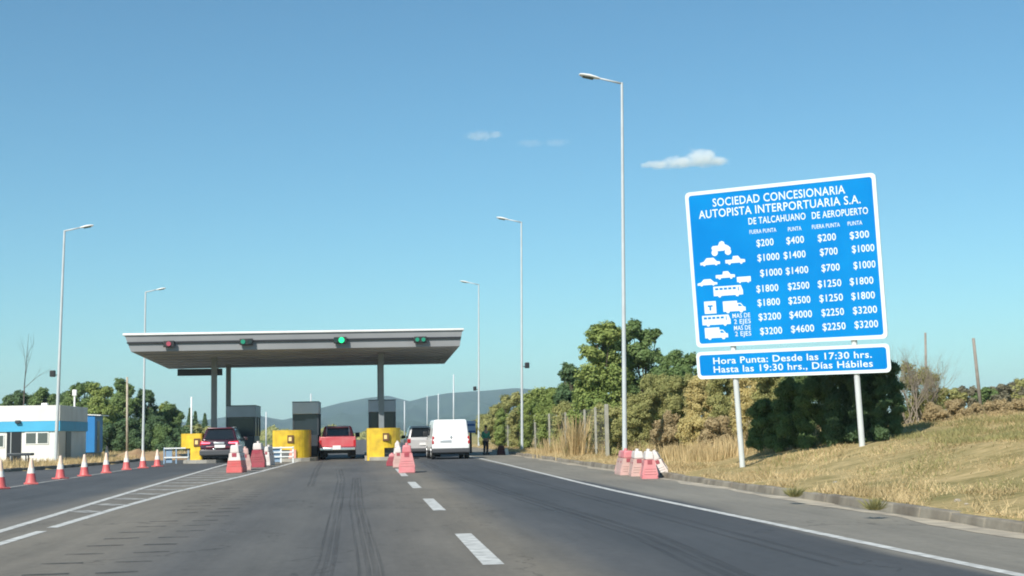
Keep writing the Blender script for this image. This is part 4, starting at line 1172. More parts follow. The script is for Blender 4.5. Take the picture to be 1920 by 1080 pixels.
def lobes_to_leaves(lobes, n, inner=.35):
    C_ = np.array([l[0] for l in lobes]); Rr = np.array([l[1] for l in lobes])
    w = Rr ** 2; k = nrs.choice(len(lobes), n, p=w / w.sum())
    d = nrs.normal(0, 1, (n, 3)); d /= np.linalg.norm(d, axis=1, keepdims=True)
    rr = Rr[k, None] * (1 - inner * nrs.uniform(0, 1, (n, 1)) ** 1.6 + .17 * nrs.normal(0, 1, (n, 1)))
    d2 = d.copy(); P = C_[k] + d * rr * np.array([1, 1, .85])
    d2[:, 2] += .35
    return P, d2

def plant(name, cat, label, d, lobes_px, n, size, m, trunk=True, group=None, sub=24, subr=(.17, .44), depth=1.0, ground_px=None, upright=0.0, tr=.1, ar=.62, jit=.55, parts=('trunk', 'crown')):
    """lobes_px: (px, py, radius px) of the main masses, d metres ahead; each is broken into smaller clumps in all three directions"""
    main = []
    for px, py, r in lobes_px:
        c = at(px, py, d); rad = r * d / FPX
        main.append((np.array(c) + np.array(head) * rnd.uniform(-.6, .6) * rad * depth, rad))
    mx = float(np.mean([c[0] for c, r in main])); my = float(np.mean([c[1] for c, r in main]))
    z0 = float(H(mx, my))
    lob = []
    for c, r in main:
        for k in range(sub):
            v = nrs.normal(0, 1, 3); v /= np.linalg.norm(v); q = r * nrs.uniform(.35, .78)
            cc = c + v * q * np.array([1, depth, .95]); sr = r * nrs.uniform(*subr)
            if cc[2] - sr * .5 < float(H(cc[0], cc[1])): cc[2] = float(H(cc[0], cc[1])) + sr * .5
            lob.append((cc, sr))
        lob.append((c, r * .55))
    P, D = lobes_to_leaves(lob, int(n * 2.1), .7); size *= .80
    mc = np.array([c for c, r in main]); mr_ = np.array([r for c, r in main])
    k_ = np.argmin(np.linalg.norm(P[:, None, :] - mc[None], axis=2) / mr_[None], axis=1)
    dm_ = P - mc[k_]; dm_ /= np.linalg.norm(dm_, axis=1, keepdims=True) + 1e-6
    D = .45 * D + .75 * dm_ + np.array([0, 0, .3])
    zg = H(P[:, 0], P[:, 1]); ok = P[:, 2] > zg - .02; P = P[ok]; D = D[ok]
    t = thing(name, label, cat, (mx, my, z0), 0, group)
    o0 = np.array([mx, my, z0])
    leaf_mesh(parts[1], P - o0, D, size, m, t, upright=upright, jitter=jit, ar=ar)
    if trunk:
        mb = MB(); top = max(c[2] for c, r in main) - z0
        p = Vector((0, 0, -.2)); q = Vector((rnd.uniform(-.2, .2), rnd.uniform(-.2, .2), top * .55))
        mb.tube(p, q, tr, tr * .6, 8); mb.tube(q, (q.x + .1, q.y, top * .95), tr * .6, tr * .25, 6)
        for c, r in main[:10]:
            e_ = Vector(c - o0); s_ = p.lerp(q, rnd.uniform(.35, .95)); mb.tube(s_, e_, tr * .42, tr * .14, 6)
        mb.build(parts[0], 'bark', t)
    return t
GR = 'roadside trees behind the wire fence'
plant('tree', 'tree', 'tall light green tree left of the tallest lamp post', 61, [(1118, 628, 22), (1143, 622, 26), (1105, 662, 24), (1135, 665, 34), (1110, 705, 32), (1150, 712, 36), (1112, 755, 34), (1150, 765, 36), (1130, 800, 32), (1095, 735, 26), (1090, 775, 28)],
      17000, .17, 'leaf_yellow', group=GR)
plant('tree', 'tree', 'tall dark green tree right behind the tallest lamp post', 63, [(1185, 618, 22), (1165, 640, 28), (1212, 632, 22), (1232, 625, 11), (1200, 665, 34), (1232, 668, 18), (1170, 690, 34), (1225, 710, 34), (1185, 735, 40), (1235, 755, 34), (1200, 785, 36), (1165, 735, 30), (1240, 700, 26), (1185, 820, 28)],
      19000, .17, 'leaf_mid', group=GR)
plant('tree', 'tree', 'small dark green tree left of the light green one', 70, [(1068, 695, 18), (1058, 705, 12), (1080, 715, 20), (1062, 745, 26), (1085, 765, 28), (1060, 790, 26)], 8000, .17, 'leaf_dark', group=GR)
plant('tree', 'tree', 'dark green tree top showing left of the tariff sign', 56, [(1284, 690, 26), (1300, 675, 18), (1265, 705, 22), (1290, 730, 34), (1320, 705, 26), (1262, 750, 32), (1330, 745, 34)], 9000, .16, 'leaf_mid', group=GR)
plant('shrub', 'shrub', 'round mid green bush right of the second lamp post', 82, [(1010, 742, 22), (1035, 738, 20), (990, 750, 16), (1015, 775, 30), (1040, 790, 28), (995, 800, 26)], 8000, .17, 'leaf_yellow', group='bushes behind the wire fence')
plant('shrub', 'shrub', 'olive brown bush left of the second lamp post', 97, [(950, 758, 20), (968, 748, 16), (930, 772, 17), (945, 790, 26), (970, 795, 24), (918, 800, 18)], 8000, .19, 'leaf_olive', group='bushes behind the wire fence')
plant('shrub', 'shrub', 'low olive bush above the person in green', 118, [(905, 790, 16), (888, 800, 14), (915, 800, 16)], 3500, .2, 'leaf_olive', group='bushes behind the wire fence')
# brush between the lamp post and the sign: each bush a column of foliage down to the ground
GD = 'dry brush on the bank'
def brush(px, top, bot, w, d_, m, label, n=11000, size=.11, group=GD, upright=.45, ar=.34):
    lob = []; y = bot - w * .35; k = 0
    while y > top + w * .45:
        f = 1 - .25 * (bot - y) / max(1, bot - top)
        lob += [(px - w * .48 * f + rnd.uniform(-5, 5), y, w * .58), (px + w * .48 * f + rnd.uniform(-5, 5), y - w * .15, w * .58)]
        y -= w * .62; k += 1
    lob += [(px + rnd.uniform(-8, 8), top + w * .5, w * .5)]
    return plant('bush', 'bush', label, d_, lob, n, size, m, trunk=False, group=group, parts=('stem', 'foliage'), upright=upright, ar=ar, sub=12, subr=(.3, .55), depth=1.25)
brush(1195, 735, 856, 30, 50, 'leaf_olive', 'olive brush just right of the tallest lamp post')
brush(1232, 700, 850, 32, 51, 'leaf_olive', 'tall olive brush above the white leaning barrier', 13000)
brush(1250, 770, 858, 28, 47, 'leaf_brown', 'reddish brown dry brush right of the white leaning barrier')
brush(1278, 700, 850, 32, 49, 'leaf_olive', 'olive brush under the left edge of the lower sign board', 13000)
brush(1300, 775, 860, 28, 44.5, 'leaf_gold', 'pale golden dry brush two bushes left of the left sign post')
brush(1318, 700, 850, 32, 47, 'leaf_gold', 'tall golden brush under the left corner of the lower sign board', 13000)
brush(1345, 780, 858, 28, 42.5, 'leaf_brown', 'brown dry brush next to the left sign post')
brush(1358, 690, 845, 34, 45, 'leaf_olive', 'tall yellow olive brush left of the left sign post', 13000)
brush(1402, 690, 835, 34, 43, 'leaf_gold', 'tall golden brush right of the left sign post', 13000)
brush(1446, 685, 830, 36, 41, 'leaf_olive', 'olive brush with a sunlit top behind the shaded bushes', 13000)
brush(1256, 655, 840, 34, 58, 'leaf_mid', 'tall green brush filling the gap right of the tall dark green tree', 13000, .13, GD, .2, .5)
brush(1215, 745, 845, 30, 56, 'leaf_yellow', 'yellow green brush just behind the roadside barriers', 11000, .12, GD, .3, .45)
brush(1110, 690, 830, 30, 66, 'leaf_yellow', 'tall yellow green brush below the light green tree', 12000, .14, GD, .15, .55)
brush(1072, 712, 835, 28, 72, 'leaf_mid', 'green brush sloping down left of the light green tree', 11000, .15, GD, .15, .55)
brush(1042, 722, 835, 26, 78, 'leaf_yellow', 'pale green brush between the two right lamp posts', 11000, .16, GD, .15, .55)
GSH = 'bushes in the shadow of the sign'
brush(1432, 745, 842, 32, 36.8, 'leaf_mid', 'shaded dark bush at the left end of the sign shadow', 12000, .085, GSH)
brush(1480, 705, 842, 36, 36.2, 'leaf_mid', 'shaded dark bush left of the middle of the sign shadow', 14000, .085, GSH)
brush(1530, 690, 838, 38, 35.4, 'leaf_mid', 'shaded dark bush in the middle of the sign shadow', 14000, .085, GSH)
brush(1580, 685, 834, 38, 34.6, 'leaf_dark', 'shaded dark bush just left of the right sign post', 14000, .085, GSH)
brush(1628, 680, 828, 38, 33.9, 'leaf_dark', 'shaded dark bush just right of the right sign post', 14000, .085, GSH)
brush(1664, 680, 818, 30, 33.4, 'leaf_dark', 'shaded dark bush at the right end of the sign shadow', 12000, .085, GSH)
GFB = 'green brush behind the wire fence'
nth = ['farthest', 'second farthest', 'third farthest', 'fourth farthest', 'fourth nearest', 'third nearest', 'second nearest', 'nearest']
for k, (px, top, m_) in enumerate(((918, 775, 'leaf_olive'), (945, 765, 'leaf_yellow'), (972, 760, 'leaf_olive'), (1000, 755, 'leaf_yellow'), (1028, 760, 'leaf_yellow'), (1056, 750, 'leaf_olive'), (1090, 760, 'leaf_yellow'), (1128, 755, 'leaf_olive'))):
    dd = 23827 / (px - 678) + 4.5; dd = max(dd, 58)
    brush(px, top, 815 + 48 * 60 / dd * .72, 22 if px < 1000 else 26, dd, m_, nth[k] + ' bush of the green brush right behind the wire fence', 9000, .15 if px < 1000 else .13, GFB, .25, .5)
brush(1162, 760, 856, 28, 54, 'leaf_olive', 'olive brush just left of the tallest lamp post', 11000, .12, GFB, .35, .4)
plant('shrub', 'shrub', 'brown leafy scrub tangled with the bare shrub', 40.6, [(1705, 715, 20), (1730, 705, 20), (1715, 750, 26), (1745, 745, 22), (1740, 775, 24), (1702, 780, 20), (1755, 765, 18), (1700, 690, 14), (1745, 712, 18), (1765, 740, 14)], 5600, .075, 'leaf_olive', trunk=False, sub=26, subr=(.3, .7), jit=1.3, group=GD, parts=('stem', 'foliage'))
GF = 'far shrubs on the rise'
fr = [(1775, 738, 16, 'leaf_olive', 'far olive shrub just right of the bare shrub'), (1812, 734, 15, 'leaf_grey', 'far grey green shrub left of the leaning post'),
      (1850, 738, 16, 'leaf_mid', 'far green shrub right of the leaning post'), (1885, 730, 18, 'leaf_grey', 'far grey shrub near the right edge'), (1922, 724, 20, 'leaf_olive', 'far olive shrub cut by the right edge')]
for px, py, r, mm, lb in fr:
    plant('shrub', 'shrub', lb, 74, [(px - 22, py + 6, r * .7), (px - 6, py - 2, r * .75), (px + 12, py, r * .8), (px + 26, py + 6, r * .7), (px - 12, py + 18, r), (px + 14, py + 20, r)], 5200, .16, mm, trunk=False, group=GF, parts=('stem', 'foliage'))
for px, top, d_, lb in ((1752, 752, 38.5, 'brown scrub clump at the foot of the bare shrub'), (1790, 748, 39.5, 'brown scrub clump left of the leaning post'), (1828, 752, 38.5, 'brown scrub clump at the foot of the leaning post'),
                   (1868, 750, 39, 'brown scrub clump right of the leaning post'), (1905, 744, 38, 'brown scrub clump at the right edge')):
    brush(px, top, 800, 24, d_, 'leaf_brown', lb, 9000, .075, GF, .3, .4)
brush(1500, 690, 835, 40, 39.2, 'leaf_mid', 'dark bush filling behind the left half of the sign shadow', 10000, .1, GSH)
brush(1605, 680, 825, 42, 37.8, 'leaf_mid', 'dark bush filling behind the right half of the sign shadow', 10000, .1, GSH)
# trees on the left
GL = 'trees behind the hut and cabin'
plant('tree', 'tree', 'dark tree at the left edge above the hut roof', 116, [(18, 752, 16), (40, 748, 18), (58, 750, 14), (5, 765, 14), (30, 775, 22), (55, 780, 22), (30, 810, 26)], 9000, .24, 'leaf_dark', group=GL, tr=.16)
plant('tree', 'tree', 'rounded dark green tree above the middle of the hut roof', 112, [(82, 738, 15), (75, 755, 18), (98, 752, 16), (85, 780, 24), (95, 815, 26)], 8000, .23, 'leaf_mid', group=GL, tr=.16)
plant('tree', 'tree', 'bushy green tree rising above the hut corner', 106, [(128, 745, 16), (118, 760, 16), (148, 732, 17), (165, 726, 15), (140, 765, 24), (165, 760, 26), (150, 800, 28), (170, 830, 26), (195, 840, 22)], 12000, .22, 'leaf_mid', group=GL, tr=.16)
plant('tree', 'tree', 'yellow green tree above the blue cabin', 100, [(182, 732, 17), (200, 735, 16), (188, 760, 24), (205, 780, 24), (192, 810, 28), (210, 838, 24), (180, 845, 20)], 13000, .20, 'leaf_yellow', group=GL, tr=.16)
plant('tree', 'tree', 'tallest dark tree behind the thin wooden pole', 103, [(226, 722, 16), (240, 730, 16), (222, 750, 22), (245, 760, 24), (228, 795, 28), (255, 805, 28), (240, 838, 24), (220, 845, 18), (262, 842, 20)], 14000, .20, 'leaf_mid', group=GL, tr=.16)
plant('tree', 'tree', 'green tree behind the second lamp post', 104, [(268, 740, 15), (280, 745, 14), (262, 765, 22), (285, 780, 24), (268, 805, 28), (288, 830, 26), (300, 800, 22), (275, 845, 20)], 13000, .20, 'leaf_dark', group=GL, tr=.16)
plant('tree', 'tree', 'light green tree at the right end of the left tree row', 108, [(312, 765, 15), (325, 778, 14), (302, 785, 20), (325, 805, 20), (308, 825, 26), (332, 835, 20), (318, 845, 18)], 11000, .21, 'leaf_yellow', group=GL, tr=.15)
plant('shrub', 'shrub', 'dark low bush left of the left yellow block', 98, [(318, 835, 18), (338, 840, 14), (300, 842, 12)], 4000, .2, 'leaf_dark', trunk=False, group=GL, parts=('stem', 'foliage'))
plant('shrub', 'shrub', 'olive bush far behind the left yellow block', 170, [(352, 808, 12), (372, 806, 12), (390, 808, 12), (362, 818, 12), (385, 818, 12)], 4500, .32, 'leaf_olive', group=GL)
GU = 'dark undergrowth below the left trees'
for px, top, m_, lb in ((160, 785, 'leaf_mid', 'undergrowth behind the blue cabin'), (205, 790, 'leaf_dark', 'undergrowth right of the blue cabin'), (238, 785, 'leaf_dark', 'undergrowth behind the thin wooden pole'),
                        (270, 790, 'leaf_dark', 'undergrowth behind the second lamp post'), (303, 795, 'leaf_mid', 'undergrowth behind the grey guard fence'), (334, 800, 'leaf_dark', 'undergrowth left of the left yellow block')):
    brush(px, top, 852, 24, 99, m_, lb, 7000, .2, GU, .1, .6)
brush(118, 735, 840, 20, 112, 'leaf_dark', 'dark brush behind the hut corner lamp post', 8000, .22, GU, .1, .6)
brush(218, 735, 845, 22, 106, 'leaf_mid', 'green brush between the yellow green tree and the thin wooden pole', 8000, .2, GU, .1, .6)
brush(318, 760, 848, 22, 107, 'leaf_mid', 'green brush at the foot of the light green left tree', 8000, .2, GU, .1, .6)
def pine(px, py, pyb, d, label):
    b = at(px, pyb, d); z = float(H(b.x, b.y)); top = at(px, py, d).z - z
    t = thing('pine_tree', label, 'tree', (b.x, b.y, z), 0, 'small pines behind the plaza')
    n = 1500; k = nrs.uniform(0, 1, n); a = nrs.uniform(0, 6.283, n); r = (1 - k) * top * .20 * (.5 + .5 * np.abs(np.sin(k * 28))) * nrs.uniform(.4, 1.1, n) + .05
    P = np.stack([r * np.cos(a), r * np.sin(a), top * (.12 + .88 * k)], 1); D = np.stack([np.cos(a), np.sin(a), .4 + 0 * a], 1)
    leaf_mesh('crown', P, D, .34, 'leaf_dark', t); mb = MB(); mb.tube((0, 0, -.2), (0, 0, top * .95), .14, .03, 6); mb.build('trunk', 'bark', t)
pine(356, 766, 822, 190, 'small dark pine just left of the white pole'); pine(366, 772, 822, 195, 'small dark pine just right of the white pole'); pine(384, 776, 822, 200, 'smallest dark pine beside the left booth')

def twigs(name, parent, m, starts, levels, seed, spread=.5, thin=.62, seg=4, nb=(2, 4)):
    rg = random.Random(seed); mb = MB()
    def grow(p, d, L_, r, lv):
        for k in range(seg):
            q = p + d * (L_ / seg); mb.tube(p, q, r, r * .86, 5 if lv > 1 else 4, cap=False)
            p = q; r *= .86; d = (d + Vector((rg.uniform(-1, 1), rg.uniform(-1, 1), rg.uniform(-.5, .7))) * .16).normalized()
            if lv > 0 and k > 0:
                for _ in range(rg.randint(1, nb[0])):
                    e_ = (d + Vector((rg.uniform(-1, 1), rg.uniform(-1, 1), rg.uniform(-.3, .9))) * spread).normalized()
                    grow(p, e_, L_ * rg.uniform(.45, .75), r * thin, lv - 1)
    for p, d, L_, r in starts: grow(Vector(p), Vector(d).normalized(), L_, r, levels)
    return mb.build(name, m, parent, recalc=False)
b = at(1722, 800, 40); z = float(H(b.x, b.y))
bs = thing('bare_shrub', 'leafless grey brown shrub right of the tariff sign', 'shrub', (b.x, b.y, z))
rg = random.Random(3)
twigs('branches', bs, 'twig', [((rg.uniform(-.35, .35), rg.uniform(-.3, .3), -.05), (rg.uniform(-.5, .5), rg.uniform(-.4, .4), 1), rg.uniform(.85, 1.25), .02) for _ in range(18)], 3, 4, spread=.6)
b = at(42, 800, 112); z = float(H(b.x, b.y)); hh = at(45, 622, 112).z - z
bt = thing('bare_tree', 'thin bare tree with sparse dark branches above the hut', 'tree', (b.x, b.y, z))
mb = MB(); mb.tube((0, 0, -.2), (.1, 0, hh * .55), .06, .045, 7); mb.tube((.1, 0, hh * .55), (.35, 0, hh * .98), .045, .012, 6); mb.build('trunk', 'twig_dark', bt)
twigs('branches', bt, 'twig_dark', [((.05, 0, hh * .52), (.55, .1, .55), 1.8, .026), ((.15, 0, hh * .62), (.25, -.3, 1), 1.8, .024), ((.2, 0, hh * .7), (-.25, .2, 1), 1.6, .02), ((.25, 0, hh * .78), (.3, .2, 1), 1.3, .018)], 2, 9, spread=.5, nb=(1, 2))

# wire fence: posts every 3 m and thin strands
ft = thing('wire_fence', 'wire fence on slim pale posts along the right verge', 'fence', (0, 0, 0))
fy = [52.6 + 3.02 * k for k in range(15)]
fx = lambda y: float(xr(y)) + 1.55
for k, y in enumerate(fy):
    x = fx(y) + rnd.uniform(-.05, .05); z = float(H(x, y)); lean = rnd.uniform(-.05, .05)
    mb = MB(); r = .07 if k == 0 else .042
    mb.box(x - r, x + r, y - r, y + r, z - .2, z + 1.95 + rnd.uniform(-.08, .08), .012); mb.build('post', 'fence_post', ft)
mb = MB()
for a, b in zip(fy, fy[1:]):
    for h in (.25, .6, .95, 1.3, 1.6, 1.85):
        mb.tube((fx(a), a, float(H(fx(a), a)) + h), (fx(b), b, float(H(fx(b), b)) + h), .006, n=4, cap=False)
    for k in range(1, 8):
        y = a + (b - a) * k / 8; z = float(H(fx(y), y)); mb.tube((fx(y), y, z + .25), (fx(y), y, z + 1.85), .005, n=4, cap=False)
mb.build('wire_mesh', 'wire', ft)

# dry grass: nobody could count it
def blades(name, x, y, h, w, m, lean=.6, label=None):
    n = len(x); z = np.where((x > xr(y)) & (x < xr(y) + .2), .145, H(x, y) - .01)
    a = nrs.uniform(0, 6.283, n); l = nrs.uniform(0, 6.283, n); k = nrs.uniform(.15, 1, n) * lean * h
    V = np.empty((n, 3, 3))
    V[:, 0] = np.stack([x - np.cos(a) * w / 2, y - np.sin(a) * w / 2, z], 1)
    V[:, 1] = np.stack([x + np.cos(a) * w / 2, y + np.sin(a) * w / 2, z], 1)
    V[:, 2] = np.stack([x + np.cos(l) * k, y + np.sin(l) * k, z + h], 1)
    o = np_mesh(name, V.reshape(-1, 3), np.arange(n * 3).reshape(n, 3), m)
    tag(o, label, 'grass', kind='stuff'); return o
def scatter(n, x0, x1, y0, y1, thr=-.3, bias=1.0):
    y = y0 + (y1 - y0) * nrs.uniform(0, 1, n) ** bias; x = xr(y) + .24 + (x1 - x0) * nrs.uniform(0, 1, n) ** 1.2 + x0
    d = np.sin(x * 1.7 + .6 * np.sin(y * .9)) * np.sin(y * .8 + x * .4) + .5 * np.sin(x * 4.1 - y * 2.2) + nrs.normal(0, .35, n)
    k = d > thr; return x[k], y[k]
x, y = scatter(300000, 0, 20, 12, 55, -.1, 1.25)
hh = nrs.uniform(.015, .06, len(x)) * (1 + 1.0 * sm(2, 9, x - xr(y))) * (1 + .6 * (np.sin(x * .9 + 2 * np.sin(y * .35)) > .55)); blades('dry_grass', x, y, hh, nrs.uniform(.012, .03, len(x)), 'straw', 1.6, 'matted dry straw grass covering the bank')
x, y = scatter(60000, 4.5, 9, 20, 46, .15, 1.0)
blades('green_weeds', x, y, nrs.uniform(.04, .16, len(x)), nrs.uniform(.012, .03, len(x)), 'straw_green', 1.1, 'patch of pale green weeds on the upper bank right of the sign')
x, y = scatter(40000, .8, 18, 14, 60, .55, 1.2)
blades('green_weeds', x, y, nrs.uniform(.05, .2, len(x)), nrs.uniform(.015, .035, len(x)), 'straw_green', .9, 'low greenish weeds among the dry grass')
x, y = scatter(36000, -.08, 1.3, 10, 110, .1, 1.0)
blades('kerb_grass', x, y, nrs.uniform(.03, .20, len(x)), nrs.uniform(.010, .024, len(x)), 'straw', 1.3, 'dry grass fringe growing behind the kerb')
n = 26000; y = nrs.uniform(40, 110, n); x = xl(y) - .22 - 9 * nrs.uniform(0, 1, n) ** 1.6
hx_ok = ~((x > hx - 9.2) & (x < hx + .2) & (y > hy - .1) & (y < hy + 7.2))
blades('verge_grass', x[hx_ok], y[hx_ok], nrs.uniform(.06, .34, hx_ok.sum()), nrs.uniform(.02, .045, hx_ok.sum()), 'straw', .7, 'dry grass on the verge before the hut')
x, y = scatter(50000, 1.2, 6.5, 36, 75, .6, 1.0)
blades('tall_grass', x, y, nrs.uniform(.15, .75, len(x)), nrs.uniform(.010, .022, len(x)), 'straw', .6, 'thin tall dry grass among the shrubs of the bank')
# tall dry grass clumps one can tell apart
def clump(px, pyb, h, d, n, w, m, label):
    b = at(px, pyb, d); z = float(H(b.x, b.y)); r = nrs.normal(0, w, (n, 2)); a = nrs.uniform(0, 6.283, n); hh_ = h * nrs.uniform(.45, 1.05, n)
    V = np.empty((n, 4, 3)); ww = nrs.uniform(.008, .018, n); k = hh_ * nrs.uniform(.05, .35, n); l = np.arctan2(r[:, 1], r[:, 0]) + nrs.normal(0, .7, n)
    zz = H(b.x + r[:, 0], b.y + r[:, 1]) - z - .02
    V[:, 0] = np.stack([r[:, 0] - np.cos(a) * ww, r[:, 1] - np.sin(a) * ww, zz], 1); V[:, 1] = np.stack([r[:, 0] + np.cos(a) * ww, r[:, 1] + np.sin(a) * ww, zz], 1)
    tp = np.stack([r[:, 0] + np.cos(l) * k, r[:, 1] + np.sin(l) * k, zz + hh_], 1); tw = np.stack([np.cos(a) * ww * .5, np.sin(a) * ww * .5, 0 * a], 1)
    V[:, 2] = tp + tw; V[:, 3] = tp - tw
    o = np_mesh('grass_clump', V.reshape(-1, 3), np.arange(n * 4).reshape(n, 4), m); o.location = (b.x, b.y, z)
    tag(o, label, 'grass clump', 'tall dry grass clumps')
for px, pyb, h, d, n, w, m_, lb in ((1078, 848, 1.7, 57, 260, .20, 'straw', 'tall golden grass clump between the first fence posts'),
                               (1040, 850, .8, 63, 260, .4, 'straw', 'low golden grass clump in the middle of the fence'),
                               (1268, 862, .5, 44, 300, .5, 'straw', 'golden grass clump right of the roadside barriers'), (1318, 862, .5, 42, 300, .6, 'straw', 'golden grass clump below the tall golden shrub'),
                               (1352, 864, .45, 39.5, 300, .5, 'straw', 'golden grass clump left of the left sign post')):
    clump(px, pyb, h, d, n, w, m_, lb)
# weeds at the kerb and stones
for px, py, lb in ((1490, 928, 'small dry weed growing at the kerb below the sign'), (1640, 952, 'small weed in a kerb joint right of the sign')):
    g = gr(px, py, .15); n = 160; a = nrs.uniform(0, 6.283, n); r = nrs.uniform(0, .16, n); hh_ = nrs.uniform(.04, .2, n)
    V = np.empty((n, 3, 3)); V[:, 0] = np.stack([r * .4 * np.cos(a) - .012, r * .4 * np.sin(a), 0 * a], 1); V[:, 1] = V[:, 0] + np.array([.024, .004, 0]); V[:, 2] = np.stack([r * 1.6 * np.cos(a), r * 1.6 * np.sin(a), hh_], 1)
    o = np_mesh('weed', V.reshape(-1, 3), np.arange(n * 3).reshape(n, 3), 'straw_green'); o.location = (g.x, g.y, float(H(g.x, g.y)) if g.x > xr(g.y) + .2 else .12); tag(o, lb, 'weed')

for px, py, r, mm, lb in ((1795, 940, .05, 'sand', 'larger pale stone lying on the dry bank near the right edge'), (1812, 946, .03, 'sand', 'smaller pale stone lying on the dry bank near the right edge'), (1566, 905, .04, 'concrete', 'grey stone in the dry grass below the right sign post')):
    zz_ = .2
    for _ in range(12):
        g = gr(px, py, zz_); zz_ = .5 * zz_ + .5 * float(H(g.x, g.y))
    z = float(H(g.x, g.y)); mb = MB(); bmesh.ops.create_icosphere(mb.bm, subdivisions=2, radius=r)
    for v in mb.bm.verts: v.co *= rnd.uniform(.8, 1.15); v.co.z *= .6
    o = mb.build('stone', mm); o.location = (g.x, g.y, z + r * .2); tag(o, lb, 'stone', 'stones on the bank')

# ------------------------------------------------------------------ distance
def ridge(name, prof, d, foot, back, m, rough, seed, label):
    rr = random.Random(seed); ph = [(rr.uniform(.4, 6), rr.uniform(0, 6.3)) for _ in range(9)]
    az = []; hh = []
    for px, py in prof:
        p = at(px, py, d); az.append(math.atan2(p.x, p.y)); hh.append(p.z)
    A = np.linspace(az[0], az[-1], 260); Hh = np.interp(A, az, hh)
    t = np.concatenate([np.linspace(0, 1, 26), np.linspace(1.05, 2, 10)])
    V = []
    for u in t:
        dist = foot + (d - foot) * u if u <= 1 else d + (back - d) * (u - 1)
        f = (u ** 1.15) if u <= 1 else 1 - (u - 1) ** 1.5
        n = sum(np.sin(A * 40 * a + b + u * 4 * a) / (1 + a) for a, b in ph) * rough * 4 * u * (1.02 - u if u < 1 else .02)
        gully = np.abs(np.sin(A * 55 + 2 * np.sin(u * 5 + A * 20))) * rough * 5 * min(1, max(0, u * (1 - u) * 4))
        z = np.maximum(Hh * f + n - gully, -.5) if u > 0 else Hh * 0 - .5
        V.append(np.stack([np.sin(A) * dist, np.cos(A) * dist, z], 1))
    V = np.concatenate(V); n = 260; i = np.arange(len(t) - 1)[:, None] * n + np.arange(n - 1)[None, :]
    o = np_mesh(name, V, np.stack([i, i + 1, i + n + 1, i + n], -1).reshape(-1, 4), m, smooth=True); tag(o, label, 'hills', kind='structure')
dm('hill_forest', (.014, .040, .034), .95, c2=(.04, .075, .05), var=.9, scale=.012, spec=.1)
ridge('hills', [(150, 800), (300, 797), (390, 788), (445, 779), (485, 780), (530, 788), (560, 781), (600, 766), (640, 755), (690, 746), (728, 742), (768, 752), (800, 744), (840, 737), (900, 733), (965, 728), (1060, 733), (1180, 742), (1350, 760)],
      3000, 1700, 3900, 'hill_forest', 6, 5, 'long wooded hills fading blue behind the toll plaza')
# far-off belt of trees, one mass
n = 60000; px = nrs.uniform(300, 1000, n); dd = nrs.uniform(300, 620, n)
pts = np.array([list(at(a, 815, b)) for a, b in zip(px, dd)])
hgt = (1.0 + 2.6 * np.abs(np.sin(px * .031 + 1.3) * np.sin(px * .083 + dd * .01))) * nrs.uniform(0, 1, n) ** .7
pts[:, 2] = hgt - .05 + 0 * dd
leaf_mesh('treeline', pts, nrs.normal(0, 1, (n, 3)) + np.array([0, -.6, .6]), .8, 'leaf_olive')
tag(bpy.data.objects['treeline'], 'low belt of far off trees and scrub beyond the plaza', 'trees', kind='stuff')

